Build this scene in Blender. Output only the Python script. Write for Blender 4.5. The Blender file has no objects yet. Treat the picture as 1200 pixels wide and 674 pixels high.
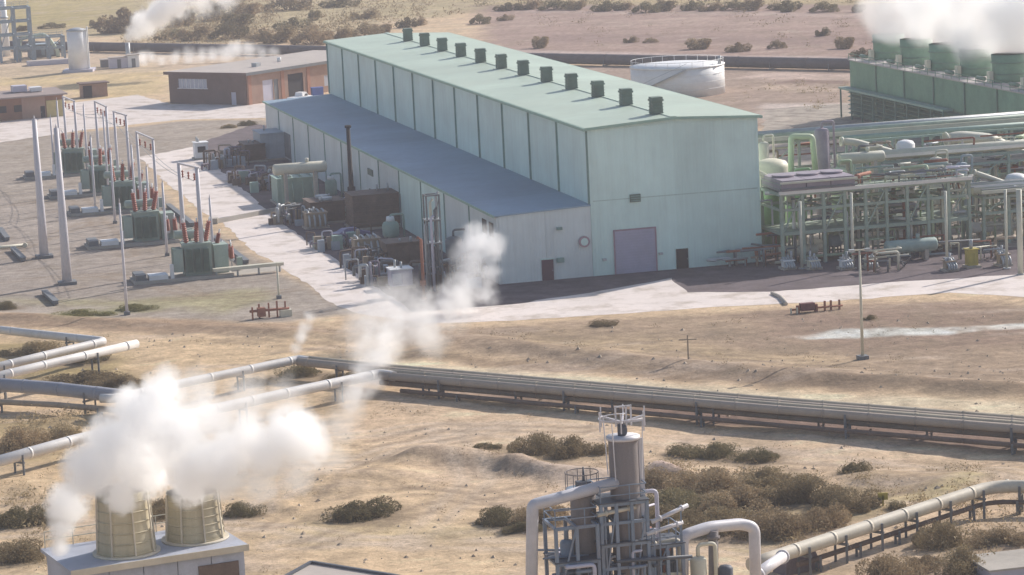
import bpy, math, random
import numpy as np
from mathutils import Vector, Matrix
S = bpy.context.scene
C = S.collection
# ------------------------------------------------------------------ camera
CAM_H, CAM_F, CAM_PITCH, CAM_ROLL = 50.0, 3500.0, 0.1579, 0.0493
_cp, _sp = math.cos(CAM_PITCH), math.sin(CAM_PITCH)
_cr, _sr = math.cos(CAM_ROLL), math.sin(CAM_ROLL)
CAM_R = np.array([[_cr, _sr, 0], [-_sr, _cr, 0], [0, 0, 1]]) @ np.array([[1, 0, 0], [0, -_sp, -_cp], [0, _cp, -_sp]])
cam_data = bpy.data.cameras.new('camera')
cam_data.sensor_width = 36.0
cam_data.lens = 36.0 * CAM_F / 1200.0
cam_data.clip_start = 1.0
cam_data.clip_end = 20000.0
cam = bpy.data.objects.new('camera', cam_data)
C.objects.link(cam)
_m = Matrix.Identity(4)
for i in range(3):
    _m[i][0] = CAM_R[0][i]; _m[i][1] = -CAM_R[1][i]; _m[i][2] = -CAM_R[2][i]
_m[2][3] = CAM_H
cam.matrix_world = _m
S.camera = cam
# ------------------------------------------------------------------ sky, sun, exposure
SUN_AZ, SUN_EL = math.radians(42.0), math.radians(31.5)
wd = bpy.data.worlds.new('World'); S.world = wd; wd.use_nodes = True
nt = wd.node_tree; nt.nodes.clear()
sky = nt.nodes.new('ShaderNodeTexSky'); sky.sky_type = 'NISHITA'; sky.sun_disc = False
sky.sun_elevation = SUN_EL; sky.sun_rotation = math.radians(90) - SUN_AZ
sky.air_density = 1.0; sky.dust_density = 1.5; sky.ozone_density = 1.0
bg = nt.nodes.new('ShaderNodeBackground'); bg.inputs['Strength'].default_value = 0.125
wo = nt.nodes.new('ShaderNodeOutputWorld')
nt.links.new(sky.outputs[0], bg.inputs['Color']); nt.links.new(bg.outputs[0], wo.inputs['Surface'])
sl = bpy.data.lights.new('sun', 'SUN'); sl.energy = 4.6; sl.angle = math.radians(0.5); sl.color = (1.0, 0.94, 0.87)
so = bpy.data.objects.new('sun', sl); C.objects.link(so)
sdir = Vector((math.cos(SUN_EL) * math.cos(SUN_AZ), math.cos(SUN_EL) * math.sin(SUN_AZ), math.sin(SUN_EL)))
so.rotation_euler = sdir.to_track_quat('Z', 'Y').to_euler()
so.location = sdir * 300
S.view_settings.view_transform = 'Standard'; S.view_settings.look = 'None'
S.view_settings.gamma = 1.0; S.view_settings.exposure = 0.18
S.cycles.max_bounces = 48; S.cycles.volume_bounces = 40; S.cycles.diffuse_bounces = 3; S.cycles.glossy_bounces = 2
S.cycles.transmission_bounces = 2; S.cycles.transparent_max_bounces = 24
S.cycles.use_denoising = True
S.cycles.use_adaptive_sampling = True; S.cycles.adaptive_threshold = 0.02
S.cycles.volume_step_rate = 1.0; S.cycles.volume_max_steps = 256
HAZE = 0.00024
random.seed(7); rng = np.random.default_rng(7)

# ------------------------------------------------------------------ survey: where a sight line meets the ground or a wall
def G(px, py, z=0.0):
    d = CAM_R.T @ np.array([(px - 600) / CAM_F, (py - 337) / CAM_F, 1.0])
    t = (z - CAM_H) / d[2]
    return Vector((d[0] * t, d[1] * t, z))
def px_of(X, Y, Z):
    v = CAM_R @ np.array([X, Y, Z - CAM_H])
    return 600 + CAM_F * v[0] / v[2], 337 + CAM_F * v[1] / v[2]
def hgt(base, px, py):
    """height above base point at which a vertical there passes image row py"""
    z = 3.0
    for _ in range(15):
        a = px_of(base[0], base[1], z)[1]; b = px_of(base[0], base[1], z + .1)[1]
        z += (py - a) / ((b - a) / .1)
    return z
def up(px, py, ytop):
    b = G(px, py); return b, hgt(b, px, ytop)
HA = 0.2381
LX = Vector((math.cos(HA), math.sin(HA), 0)); LY = Vector((-math.sin(HA), math.cos(HA), 0)); HO = Vector((8.87, 319.01, 0))
def L(u, v, z=0.0): return HO + LX * u + LY * v + Vector((0, 0, z))
def loc_uv(p): d = Vector(p) - HO; return d.dot(LX), d.dot(LY)
def on_wall(px, py, axis, val):
    """sight line meets vertical plane u=val (axis 'u') or v=val (axis 'v'): returns (other coordinate, z)"""
    d = Vector(CAM_R.T @ np.array([(px - 600) / CAM_F, (py - 337) / CAM_F, 1.0]))
    o = Vector((0, 0, CAM_H)) - HO
    n = LX if axis == 'u' else LY
    t = (val - o.dot(n)) / d.dot(n)
    p = o + d * t
    return (p.dot(LY) if axis == 'u' else p.dot(LX)), p.z

# ------------------------------------------------------------------ mesh builder
class MB:
    def __init__(s): s.v = []; s.f = []; s.sm = []
    def quad(s, a, b, c, d, sm=False):
        n = len(s.v); s.v += [tuple(a), tuple(b), tuple(c), tuple(d)]; s.f.append((n, n + 1, n + 2, n + 3)); s.sm.append(sm); return s
    def hexa(s, p):   # 8 points: bottom 4 ccw, top 4 ccw
        n = len(s.v); s.v += [tuple(q) for q in p]
        for q in ((3, 2, 1, 0), (4, 5, 6, 7), (0, 1, 5, 4), (1, 2, 6, 5), (2, 3, 7, 6), (3, 0, 4, 7)):
            s.f.append(tuple(n + i for i in q)); s.sm.append(False)
        return s
    def box(s, x0, x1, y0, y1, z0, z1):
        return s.hexa([(x0, y0, z0), (x1, y0, z0), (x1, y1, z0), (x0, y1, z0), (x0, y0, z1), (x1, y0, z1), (x1, y1, z1), (x0, y1, z1)])
    def bar(s, a, b, w, h=None):
        """rectangular beam from a to b"""
        a = Vector(a); b = Vector(b); h = w if h is None else h
        d = (b - a).normalized(); sd = d.cross(Vector((0, 0, 1)))
        if sd.length < 1e-3: sd = Vector((1, 0, 0))
        sd.normalize(); u = sd.cross(d).normalized(); sd = sd * w / 2; u = u * h / 2
        return s.hexa([a - sd - u, b - sd - u, b + sd - u, a + sd - u, a - sd + u, b - sd + u, b + sd + u, a + sd + u])
    def prism(s, poly, z0, z1):
        n = len(s.v); k = len(poly)
        s.v += [(p[0], p[1], z0) for p in poly] + [(p[0], p[1], z1) for p in poly]
        s.f.append(tuple(n + i for i in reversed(range(k)))); s.sm.append(False)
        s.f.append(tuple(n + k + i for i in range(k))); s.sm.append(False)
        for i in range(k):
            j = (i + 1) % k; s.f.append((n + i, n + j, n + k + j, n + k + i)); s.sm.append(False)
        return s
    def tube(s, pts, r, k=10, cap=True, closed=False):
        pts = [Vector(p) for p in pts]; m = len(pts)
        rs = r if isinstance(r, (list, tuple)) else [r] * m
        n0 = len(s.v); ref = None
        for i, p in enumerate(pts):
            if closed: d = pts[(i + 1) % m] - pts[i - 1]
            else: d = pts[min(i + 1, m - 1)] - pts[max(i - 1, 0)]
            d.normalize()
            if ref is None: ref = Vector((0, 0, 1)) if abs(d.z) < .9 else Vector((1, 0, 0))
            a = (ref - d * ref.dot(d)).normalized(); b = d.cross(a); ref = a
            for q in range(k):
                t = 2 * math.pi * q / k
                s.v.append(tuple(p + a * (math.cos(t) * rs[i]) + b * (math.sin(t) * rs[i])))
        for i in range(m if closed else m - 1):
            for q in range(k):
                a0 = n0 + i * k + q; a1 = n0 + i * k + (q + 1) % k
                b0 = n0 + ((i + 1) % m) * k + q; b1 = n0 + ((i + 1) % m) * k + (q + 1) % k
                s.f.append((a0, a1, b1, b0)); s.sm.append(True)
        if cap and not closed:
            s.f.append(tuple(n0 + q for q in reversed(range(k)))); s.sm.append(False)
            s.f.append(tuple(n0 + (m - 1) * k + q for q in range(k))); s.sm.append(False)
        return s
    def cyl(s, c, r0, r1, z0, z1, k=24):
        c = Vector((c[0], c[1], 0)); return s.tube([c + Vector((0, 0, z0)), c + Vector((0, 0, z1))], [r0, r1], k)
    def lathe(s, c, prof, k=24):
        """profile [(r,z)...] about the vertical through c"""
        return s.tube([(c[0], c[1], z) for r, z in prof], [max(r, .001) for r, z in prof], k)
    def tank(s, a, b, r, k=18, dome=.45):
        """capped cylinder with domed ends from a to b"""
        a = Vector(a); b = Vector(b); d = (b - a).normalized(); P = []; R = []
        for t in (0.05, .35, .7, .92, 1): P.append(a - d * (r * dome * math.sqrt(max(0, 1 - t * t)))); R.append(r * t)
        for t in (1, .92, .7, .35, .05): P.append(b + d * (r * dome * math.sqrt(max(0, 1 - t * t)))); R.append(r * t)
        return s.tube(P, R, k)
    def build(s, name, mat, parent=None, loc=None, rz=0.0):
        me = bpy.data.meshes.new(name)
        me.from_pydata(s.v, [], s.f)
        if any(s.sm): me.polygons.foreach_set('use_smooth', s.sm)
        if mat: me.materials.append(mat)
        o = bpy.data.objects.new(name, me); C.objects.link(o)
        if parent is not None: o.parent = parent
        if loc is not None: o.location = loc
        if rz: o.rotation_euler[2] = rz
        return o
def bx(*a): return MB().box(*a)
def tag(o, label=None, cat=None, group=None, kind=None):
    if label: o['label'] = label
    if cat: o['category'] = cat
    if group: o['group'] = group
    if kind: o['kind'] = kind
    return o
def thing(name, label, cat, loc=(0, 0, 0), rz=0.0, group=None):
    o = bpy.data.objects.new(name, None); C.objects.link(o); o.empty_display_size = .5
    o.location = loc; o.rotation_euler[2] = rz
    return tag(o, label, cat, group)
def struct(o): o['kind'] = 'structure'; return o
KIDS = {}
def copy_tree(o, parent=None):
    c = o.copy(); C.objects.link(c)
    if parent is not None: c.parent = parent
    for ch in [x for x in bpy.data.objects if x.parent == o]: copy_tree(ch, c)
    return c
def smooth_path(pts, r=1.0, n=5):
    """round the corners of a polyline with bend radius r"""
    pts = [Vector(p) for p in pts]; out = [pts[0]]
    for i in range(1, len(pts) - 1):
        a, p, b = pts[i - 1], pts[i], pts[i + 1]
        da = (a - p); db = (b - p); q = min(r, da.length * .45, db.length * .45)
        s0 = p + da.normalized() * q; s1 = p + db.normalized() * q
        for k in range(n + 1):
            t = k / n; out.append(s0 * (1 - t) ** 2 + p * (2 * t * (1 - t)) + s1 * t * t)
    out.append(pts[-1]); return out

# ------------------------------------------------------------------ materials
def lin(c): return tuple(((x / 255) / 12.92 if x / 255 <= .04045 else ((x / 255 + .055) / 1.055) ** 2.4) for x in c)
class NG:
    def __init__(s, name):
        s.m = bpy.data.materials.new(name); s.m.use_nodes = True; s.t = s.m.node_tree; s.t.nodes.clear()
    def n(s, typ, **kw):
        o = s.t.nodes.new(typ)
        for k, v in kw.items():
            if k.startswith('i_'): o.inputs[k[2:].replace('_', ' ')].default_value = v
            else: setattr(o, k, v)
        return o
    def l(s, a, b): s.t.links.new(a, b)
    def math(s, op, a, b=None, c=None, clamp=False):
        o = s.n('ShaderNodeMath', operation=op, use_clamp=clamp)
        for i, x in enumerate((a, b, c)):
            if x is None: continue
            if isinstance(x, (int, float)): o.inputs[i].default_value = x
            else: s.l(x, o.inputs[i])
        return o.outputs[0]
    def noise(s, vec, scale, detail=3, rough=.55, dist=0):
        o = s.n('ShaderNodeTexNoise'); o.inputs['Scale'].default_value = scale; o.inputs['Detail'].default_value = detail
        o.inputs['Roughness'].default_value = rough; o.inputs['Distortion'].default_value = dist
        if vec is not None: s.l(vec, o.inputs['Vector'])
        return o.outputs[0]
    def ramp(s, fac, lo, hi, a=0.0, b=1.0):
        o = s.n('ShaderNodeMapRange', clamp=True); s.l(fac, o.inputs[0])
        for i, x in zip((1, 2, 3, 4), (lo, hi, a, b)): o.inputs[i].default_value = x
        return o.outputs[0]
    def mix(s, fac, a, b, mode='MIX'):
        o = s.n('ShaderNodeMix', data_type='RGBA', blend_type=mode)
        for i, x in ((0, fac), (6, a), (7, b)):
            if hasattr(x, 'links') or hasattr(x, 'is_linked'): s.l(x, o.inputs[i])
            elif i == 0: o.inputs[0].default_value = x
            else: o.inputs[i].default_value = (*x[:3], 1)
        return o.outputs[2]
def mat(name, col, rough=.6, var=.18, scale=.6, metal=0.0, dirt=None, dirt_amt=.0, dirt_scale=.4, streak=False, bump=0.0, objvar=.06, bump_scale=8, spec=.3):
    g = NG(name); geo = g.n('ShaderNodeNewGeometry'); pos = geo.outputs['Position']
    p2 = pos
    if streak:
        mp = g.n('ShaderNodeMapping'); mp.inputs['Scale'].default_value = (1, 1, .12); g.l(pos, mp.inputs['Vector']); p2 = mp.outputs[0]
    nz = g.noise(p2, scale, 5, .6); f = g.ramp(nz, .3, .7, 1 - var, 1 + var)
    nf = g.noise(pos, scale * 9, 3, .6); f2 = g.ramp(nf, .3, .7, 1 - var * .5, 1 + var * .5)
    oi = g.n('ShaderNodeObjectInfo'); f3 = g.ramp(oi.outputs['Random'], 0, 1, 1 - objvar, 1 + objvar)
    ff = g.math('MULTIPLY', g.math('MULTIPLY', f, f2), f3)
    cc = g.n('ShaderNodeCombineXYZ')
    for i in range(3): g.l(ff, cc.inputs[i])
    c = g.mix(1.0, col, cc.outputs[0], 'MULTIPLY')
    if dirt is not None:
        dn = g.noise(p2, dirt_scale, 6, .65); df = g.ramp(dn, .48, .72, 0, dirt_amt); c = g.mix(df, c, dirt)
    b = g.n('ShaderNodeBsdfPrincipled'); g.l(c, b.inputs['Base Color'])
    b.inputs['Roughness'].default_value = rough; b.inputs['Metallic'].default_value = metal; b.inputs['Specular IOR Level'].default_value = spec
    if bump:
        bn = g.n('ShaderNodeBump'); bn.inputs['Strength'].default_value = 1.0; bn.inputs['Distance'].default_value = bump
        g.l(g.noise(pos, bump_scale, 4, .6), bn.inputs['Height']); g.l(bn.outputs[0], b.inputs['Normal'])
    o = g.n('ShaderNodeOutputMaterial'); g.l(b.outputs[0], o.inputs['Surface'])
    return g.m
# ------------------------------------------------------------------ value noise in numpy for terrain
def vnoise(x, y, seed=0):
    xi = np.floor(x).astype(np.int64); yi = np.floor(y).astype(np.int64); fx = x - xi; fy = y - yi
    fx = fx * fx * (3 - 2 * fx); fy = fy * fy * (3 - 2 * fy)
    def h(a, b):
        n = (a * 374761393 + b * 668265263 + seed * 974634777) & 0x7fffffff
        n = ((n ^ (n >> 13)) * 1274126177) & 0x7fffffff
        return ((n ^ (n >> 16)) & 0xffff) / 65535.0
    return (h(xi, yi) * (1 - fx) + h(xi + 1, yi) * fx) * (1 - fy) + (h(xi, yi + 1) * (1 - fx) + h(xi + 1, yi + 1) * fx) * fy
def fbm(x, y, o=4, seed=0):
    s = 0; a = .5; t = 0
    for i in range(o):
        s = s + a * vnoise(x * 2 ** i + 17 * i, y * 2 ** i - 9 * i, seed + i); t += a; a *= .55
    return s / t
def sstep(a, b, x): t = np.clip((x - a) / (b - a), 0, 1); return t * t * (3 - 2 * t)
def seg_dist(x, y, ax, ay, bx_, by):
    dx, dy = bx_ - ax, by - ay; t = np.clip(((x - ax) * dx + (y - ay) * dy) / (dx * dx + dy * dy + 1e-9), 0, 1)
    return np.hypot(x - ax - t * dx, y - ay - t * dy)
def sdist(x, y, poly):
    """signed distance to polygon, negative inside"""
    d = np.full(np.shape(x), 1e9); ins = np.zeros(np.shape(x), bool); n = len(poly)
    for i in range(n):
        (ax, ay), (b0, b1) = poly[i], poly[(i + 1) % n]
        d = np.minimum(d, seg_dist(x, y, ax, ay, b0, b1))
        c = ((ay > y) != (b1 > y)) & (x < (b0 - ax) * (y - ay) / (b1 - ay + 1e-12) + ax); ins ^= c
    return np.where(ins, -d, d)
def gp(pts, z=0.0): return [tuple(G(a, b, z)[:2]) for a, b in pts]

# low banks and mounds of earth: (pixel polyline on the ground, width m, height m)
RIDGES = [([(505, 534), (545, 536), (590, 541), (640, 552), (690, 556)], 1.8, .65),
          ([(400, 560), (450, 552), (505, 534)], 2.0, .3),
          ([(325, 590), (345, 598)], .5, .35), ([(772, 553), (794, 560)], 1.3, 1.0), ([(600, 548), (650, 560)], 1.2, .6),
          ([(470, 393), (560, 403), (700, 422), (860, 436), (1000, 449), (1200, 461)], 2.6, .7),
          ([(300, 540), (380, 570), (440, 562)], 3.0, .35),
          ([(0, 505), (60, 498), (130, 488)], 2.5, .5),
          ([(1030, 560), (1100, 566), (1170, 556)], 2.5, .5),
          ([(0, 372), (120, 378), (240, 384), (330, 392), (430, 400)], 1.6, .35)]
RW = [([tuple(G(a, b)[:2]) for a, b in pl], w, h) for pl, w, h in RIDGES]
PLANT = gp([(-60, 355), (330, 372), (470, 385), (640, 380), (900, 365), (1110, 352), (1260, 356), (1260, 120), (1020, 70), (560, 95), (380, 125), (60, 95), (-80, 95)])
def ground_z(x, y):
    x = np.asarray(x, float); y = np.asarray(y, float)
    m = sstep(0, 9, sdist(x, y, PLANT))
    m = m * sstep(700, 520, y)
    z = (fbm(x / 17, y / 17, 4, 3) - .5) * .8 + (fbm(x / 4.5, y / 4.5, 3, 8) - .5) * .30
    z = z * m
    for pl, w, h in RW:
        d = np.full(x.shape, 1e9)
        for (a0, a1), (b0, b1) in zip(pl[:-1], pl[1:]): d = np.minimum(d, seg_dist(x, y, a0, a1, b0, b1))
        d = d + (fbm(x / 3, y / 3, 2, 5) - .5) * 1.6
        z = z + h * np.exp(-(d / w) ** 2) * sstep(0, 3, sdist(x, y, PLANT))
    return z
# ------------------------------------------------------------------ the ground: one sheet out to the horizon
KG = (.80, .76, .74)     # light falling on level sunlit ground, per channel
def alb(r, g, b, k=1.0):
    c = lin((r, g, b)); return np.array([min(.62, c[i] / (KG[i] * LK * k)) for i in range(3)])
LK = 1.43
xs = np.concatenate([np.array([-9000, -5000, -2500, -1200, -700, -450, -320, -250]), np.arange(-210, 190, .62), np.array([230, 300, 420, 700, 1200, 2500, 5000, 9000.])])
ys = [-400, -100, 20, 80, 120, 140, 150]; yv = 155.0
while yv < 1000: ys.append(yv); yv += max(.42, yv * yv / (3500 * 50) * 1.15)
ys += [1050, 1150, 1300, 1600, 2200, 3200, 5000, 9000, 15000]
ys = np.array(ys, float)
GX, GY = np.meshgrid(xs, ys)
GZ = ground_z(GX, GY)
GZ[(np.abs(GX) > 230) | (GY > 1000) | (GY < 130)] = 0
# soil colour, with some painted shade, zone by zone (polygons surveyed from the photograph, turned into ground coordinates)
SAND = alb(216, 184, 149)
def polyz(pts): return gp(pts)
ZONES = [
 # (ground polygon, colour, edge softness m, edge wobble m, opacity)
 ([(-200, -90), (1400, -90), (1400, 14), (640, 8), (480, 20), (-200, 62)], alb(172, 152, 112), 12, 10, .85),
 ([(-200, -90), (150, -90), (165, 10), (140, 28), (-200, 40)], alb(174, 154, 104), 8, 6, .9),
 ([(150, -40), (560, -40), (560, 12), (380, 42), (160, 60), (120, 34)], alb(186, 166, 128), 8, 12, .7),
 ([(560, 6), (1400, 4), (1400, 80), (1000, 78), (560, 62)], alb(158, 130, 120), 6, 5, .9),
 ([(600, 22), (1040, 24), (1040, 32), (600, 30)], alb(172, 144, 130), 5, 4, .8),
 ([(640, 40), (1040, 44), (1040, 52), (640, 50)], alb(148, 122, 112), 5, 4, .8),
 ([(-50, 80), (180, 74), (200, 82), (190, 110), (110, 118), (60, 100), (-50, 100)], alb(205, 178, 132), 3, 3, .8),
 ([(-50, 60), (110, 60), (310, 56), (380, 68), (300, 78), (180, 84), (-50, 92)], alb(196, 172, 150), 3, 3, .6),
 ([(560, 76), (1010, 80), (1020, 150), (880, 150), (740, 120)], alb(160, 136, 122), 4, 4, .9),
 ([(560, 58), (800, 63), (1020, 68), (1020, 72), (800, 68), (560, 63)], alb(190, 168, 158), 1.5, 1.5, .8),
 ([(600, 12), (900, 14), (1020, 18), (1020, 22), (900, 18), (600, 15)], alb(184, 158, 146), 2, 2, .6),
 ([(900, 84), (1000, 88), (1000, 94), (860, 92)], alb(204, 176, 160), 1.5, 3, .8),
 ([(900, 100), (1000, 104), (1000, 108), (890, 106)], alb(200, 172, 150), 1.5, 3, .7),
 ([(940, 93), (1000, 95), (1000, 99), (900, 98)], alb(136, 108, 98), 1.5, 3, .8),
 ([(895, 122), (1000, 120), (1000, 138), (895, 142)], alb(214, 194, 182), 2, 2, .8),
 ([(-60, 168), (100, 155), (215, 142), (300, 140), (400, 150), (300, 190), (165, 190), (210, 250), (300, 300), (420, 366), (330, 378), (-60, 366)], alb(168, 152, 138), 1.5, 1.2, 1),
 ([(-60, 230), (120, 240), (200, 330), (60, 352), (-60, 352)], alb(166, 150, 138), 5, 4, .7),
 ([(0, 352), (130, 360), (270, 366), (310, 352), (300, 340), (150, 350)], alb(172, 160, 112), 2.5, 3, .6),
 ([(-60, 366), (330, 378), (420, 388), (420, 398), (-60, 384)], alb(160, 132, 108), 1.6, 2, .9),
 ([(-60, 392), (360, 398), (480, 420), (470, 560), (300, 660), (-60, 700)], alb(210, 178, 140), 4, 4, .6),
 ([(-60, 405), (60, 404), (160, 418), (150, 448), (-60, 446)], alb(160, 140, 96), 3, 3, .8),
 ([(-60, 490), (110, 490), (80, 545), (-60, 560)], alb(166, 142, 100), 4, 4, .7),
 ([(400, 372), (500, 385), (700, 376), (900, 362), (1110, 352), (1260, 355), (1260, 470), (900, 452), (600, 420), (440, 405)], alb(170, 144, 120), 2, 2, 1),
 ([(860, 366), (1010, 360), (1120, 352), (1260, 368), (1260, 400), (940, 408)], alb(146, 120, 104), 5, 5, .8),
 ([(620, 390), (760, 398), (900, 412), (1000, 416), (990, 432), (800, 420), (640, 406)], alb(190, 162, 126), 5, 4, .8),
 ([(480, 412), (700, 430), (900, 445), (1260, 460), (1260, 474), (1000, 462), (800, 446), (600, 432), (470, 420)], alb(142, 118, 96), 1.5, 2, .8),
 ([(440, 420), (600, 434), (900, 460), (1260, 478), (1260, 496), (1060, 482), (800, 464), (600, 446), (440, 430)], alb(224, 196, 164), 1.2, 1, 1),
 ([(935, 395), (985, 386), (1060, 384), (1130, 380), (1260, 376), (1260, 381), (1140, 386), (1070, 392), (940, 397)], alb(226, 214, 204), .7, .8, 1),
 ([(430, 436), (700, 452), (1000, 478), (1260, 498), (1260, 534), (1000, 512), (700, 480), (430, 452)], alb(128, 104, 94), 1.2, 1, .95),  # ground under the pipe bundle, its shade painted into the soil
 ([(440, 462), (640, 480), (900, 506), (1260, 540), (1260, 700), (820, 700), (480, 560), (400, 500)], alb(220, 186, 153), 2, 2, .9),
 ([(480, 540), (520, 533), (640, 538), (720, 548), (700, 564), (560, 556)], alb(158, 134, 114), 1.5, 1.5, .8),  # earth bank, painted darker for its shaded side
 ([(600, 545), (700, 552), (790, 560), (770, 580), (690, 582)], alb(202, 178, 160), 2, 2, .8),
 ([(765, 545), (800, 545), (805, 562), (768, 566)], alb(222, 190, 176), 1, 1, .9),
 ([(740, 570), (1000, 568), (1060, 565), (1010, 600), (900, 640), (760, 620)], alb(160, 138, 104), 2.5, 3, .85),
 ([(1010, 540), (1260, 548), (1260, 566), (1160, 566), (1060, 590), (1010, 575)], alb(164, 140, 112), 3, 3, .7),
 ([(860, 640), (1010, 592), (1150, 560), (1170, 566), (1010, 606), (870, 652)], alb(208, 186, 136), 1.6, 1.6, .9),
 ([(960, 660), (1080, 610), (1180, 590), (1260, 590), (1260, 720), (900, 720)], alb(184, 158, 130), 2.5, 3, .7),
 ([(300, 540), (480, 545), (640, 600), (640, 700), (300, 700)], alb(210, 178, 142), 5, 5, .7),
 ([(350, 610), (620, 620), (620, 632), (340, 628)], alb(186, 166, 124), 3, 3, .6),
]
col = np.broadcast_to(SAND, GX.shape + (3,)).copy()
wx = GX + 0; wy = GY + 0
n1 = fbm(GX / 7, GY / 7, 4, 21) - .5; n2 = fbm(GX / 7 + 40, GY / 7, 4, 33) - .5
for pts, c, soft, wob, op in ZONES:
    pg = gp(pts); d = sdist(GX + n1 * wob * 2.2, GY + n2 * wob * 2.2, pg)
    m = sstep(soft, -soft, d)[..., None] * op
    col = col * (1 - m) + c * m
# long wheel tracks and drainage streaks run mostly across the view; patches of dry grass
st = fbm(GX / 16 + GY / 60, GY / 1.6 + n1 * 3, 4, 44)
col *= (1 + (st - .5) * .55 * sstep(150, 200, GY))[..., None]
pt = fbm(GX / 3.2, GY / 5, 4, 55); far = sstep(430, 560, GY)
dry = sstep(.52, .72, pt)[..., None] * .3
col = col * (1 - dry) + np.array([.21, .165, .11]) * dry
pl2 = sstep(.60, .80, fbm(GX / 9, GY / 3.0, 4, 66))[..., None] * .4 * (1 - sdist(GX, GY, PLANT).clip(-1, 0)[..., None] * -.7)
col = col * (1 - pl2) + np.array([.52, .41, .33]) * pl2
def track(pts, w, c, op=.7, pair=1.9):
    """a pair of wheel ruts"""
    global col
    pg = [G(*p) for p in pts]
    d = np.full(GX.shape, 1e9)
    for a, b in zip(pg[:-1], pg[1:]): d = np.minimum(d, seg_dist(GX + n1 * 1.2, GY + n2 * 1.2, a.x, a.y, b.x, b.y))
    m = (np.exp(-((d - pair / 2) / w) ** 2) * op * sstep(.15, .45, fbm(GX / 6, GY / 6, 3, 77)))[..., None]
    col = col * (1 - m) + c * m
LT = np.array([.55, .43, .32]); DK = np.array([.27, .20, .14])
for pts in ([(300, 600), (360, 560), (470, 520), (600, 500)], [(480, 640), (560, 560), (520, 500), (700, 520)], [(330, 640), (640, 622), (900, 650)],
            [(300, 520), (500, 500), (640, 498), (800, 520), (1200, 560)], [(0, 628), (200, 612), (420, 632), (620, 640)]):
    track(pts, .6, LT, .75)
for pts in ([(560, 400), (700, 410), (900, 428), (1200, 446)], [(600, 385), (760, 400), (1000, 400)], [(1000, 370), (1060, 400), (1130, 396), (1150, 372)],
            [(1140, 420), (1120, 440), (1150, 455)], [(1060, 360), (1100, 372), (1200, 350)], [(200, 350), (290, 346), (340, 340)], [(0, 345), (90, 338)],
            [(560, 388), (640, 396), (760, 396), (900, 388)], [(620, 412), (740, 404), (860, 420), (980, 428)], [(900, 372), (1000, 392), (1100, 412), (1200, 420)], [(1080, 352), (1110, 380), (1180, 392)],
            [(1090, 446), (1100, 428), (1130, 418), (1170, 424)], [(480, 400), (560, 390), (600, 386)], [(700, 545), (820, 540), (960, 545)], [(400, 590), (470, 575), (560, 580), (620, 570)], [(300, 560), (340, 545), (420, 538), (500, 545)],
            [(0, 330), (120, 322), (230, 345)], [(0, 300), (100, 262), (150, 262)], [(20, 240), (90, 232), (150, 300)], [(1010, 590), (1100, 575), (1200, 580)], [(640, 655), (760, 640), (900, 610)],
            [(600, 404), (680, 424), (860, 440), (1060, 452)], [(700, 388), (820, 392), (960, 404), (1080, 430)], [(480, 415), (560, 408), (700, 414)], [(200, 392), (330, 404), (420, 412)], [(430, 520), (520, 500), (680, 505)], [(320, 620), (400, 580), (430, 550), (500, 520), (560, 512)],
            [(0, 378), (330, 394), (430, 408)], [(360, 640), (520, 590), (700, 600)], [(440, 560), (560, 575), (640, 600)], [(900, 560), (1060, 560), (1200, 540)]):
    track(pts, .5, DK, .55)
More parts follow.
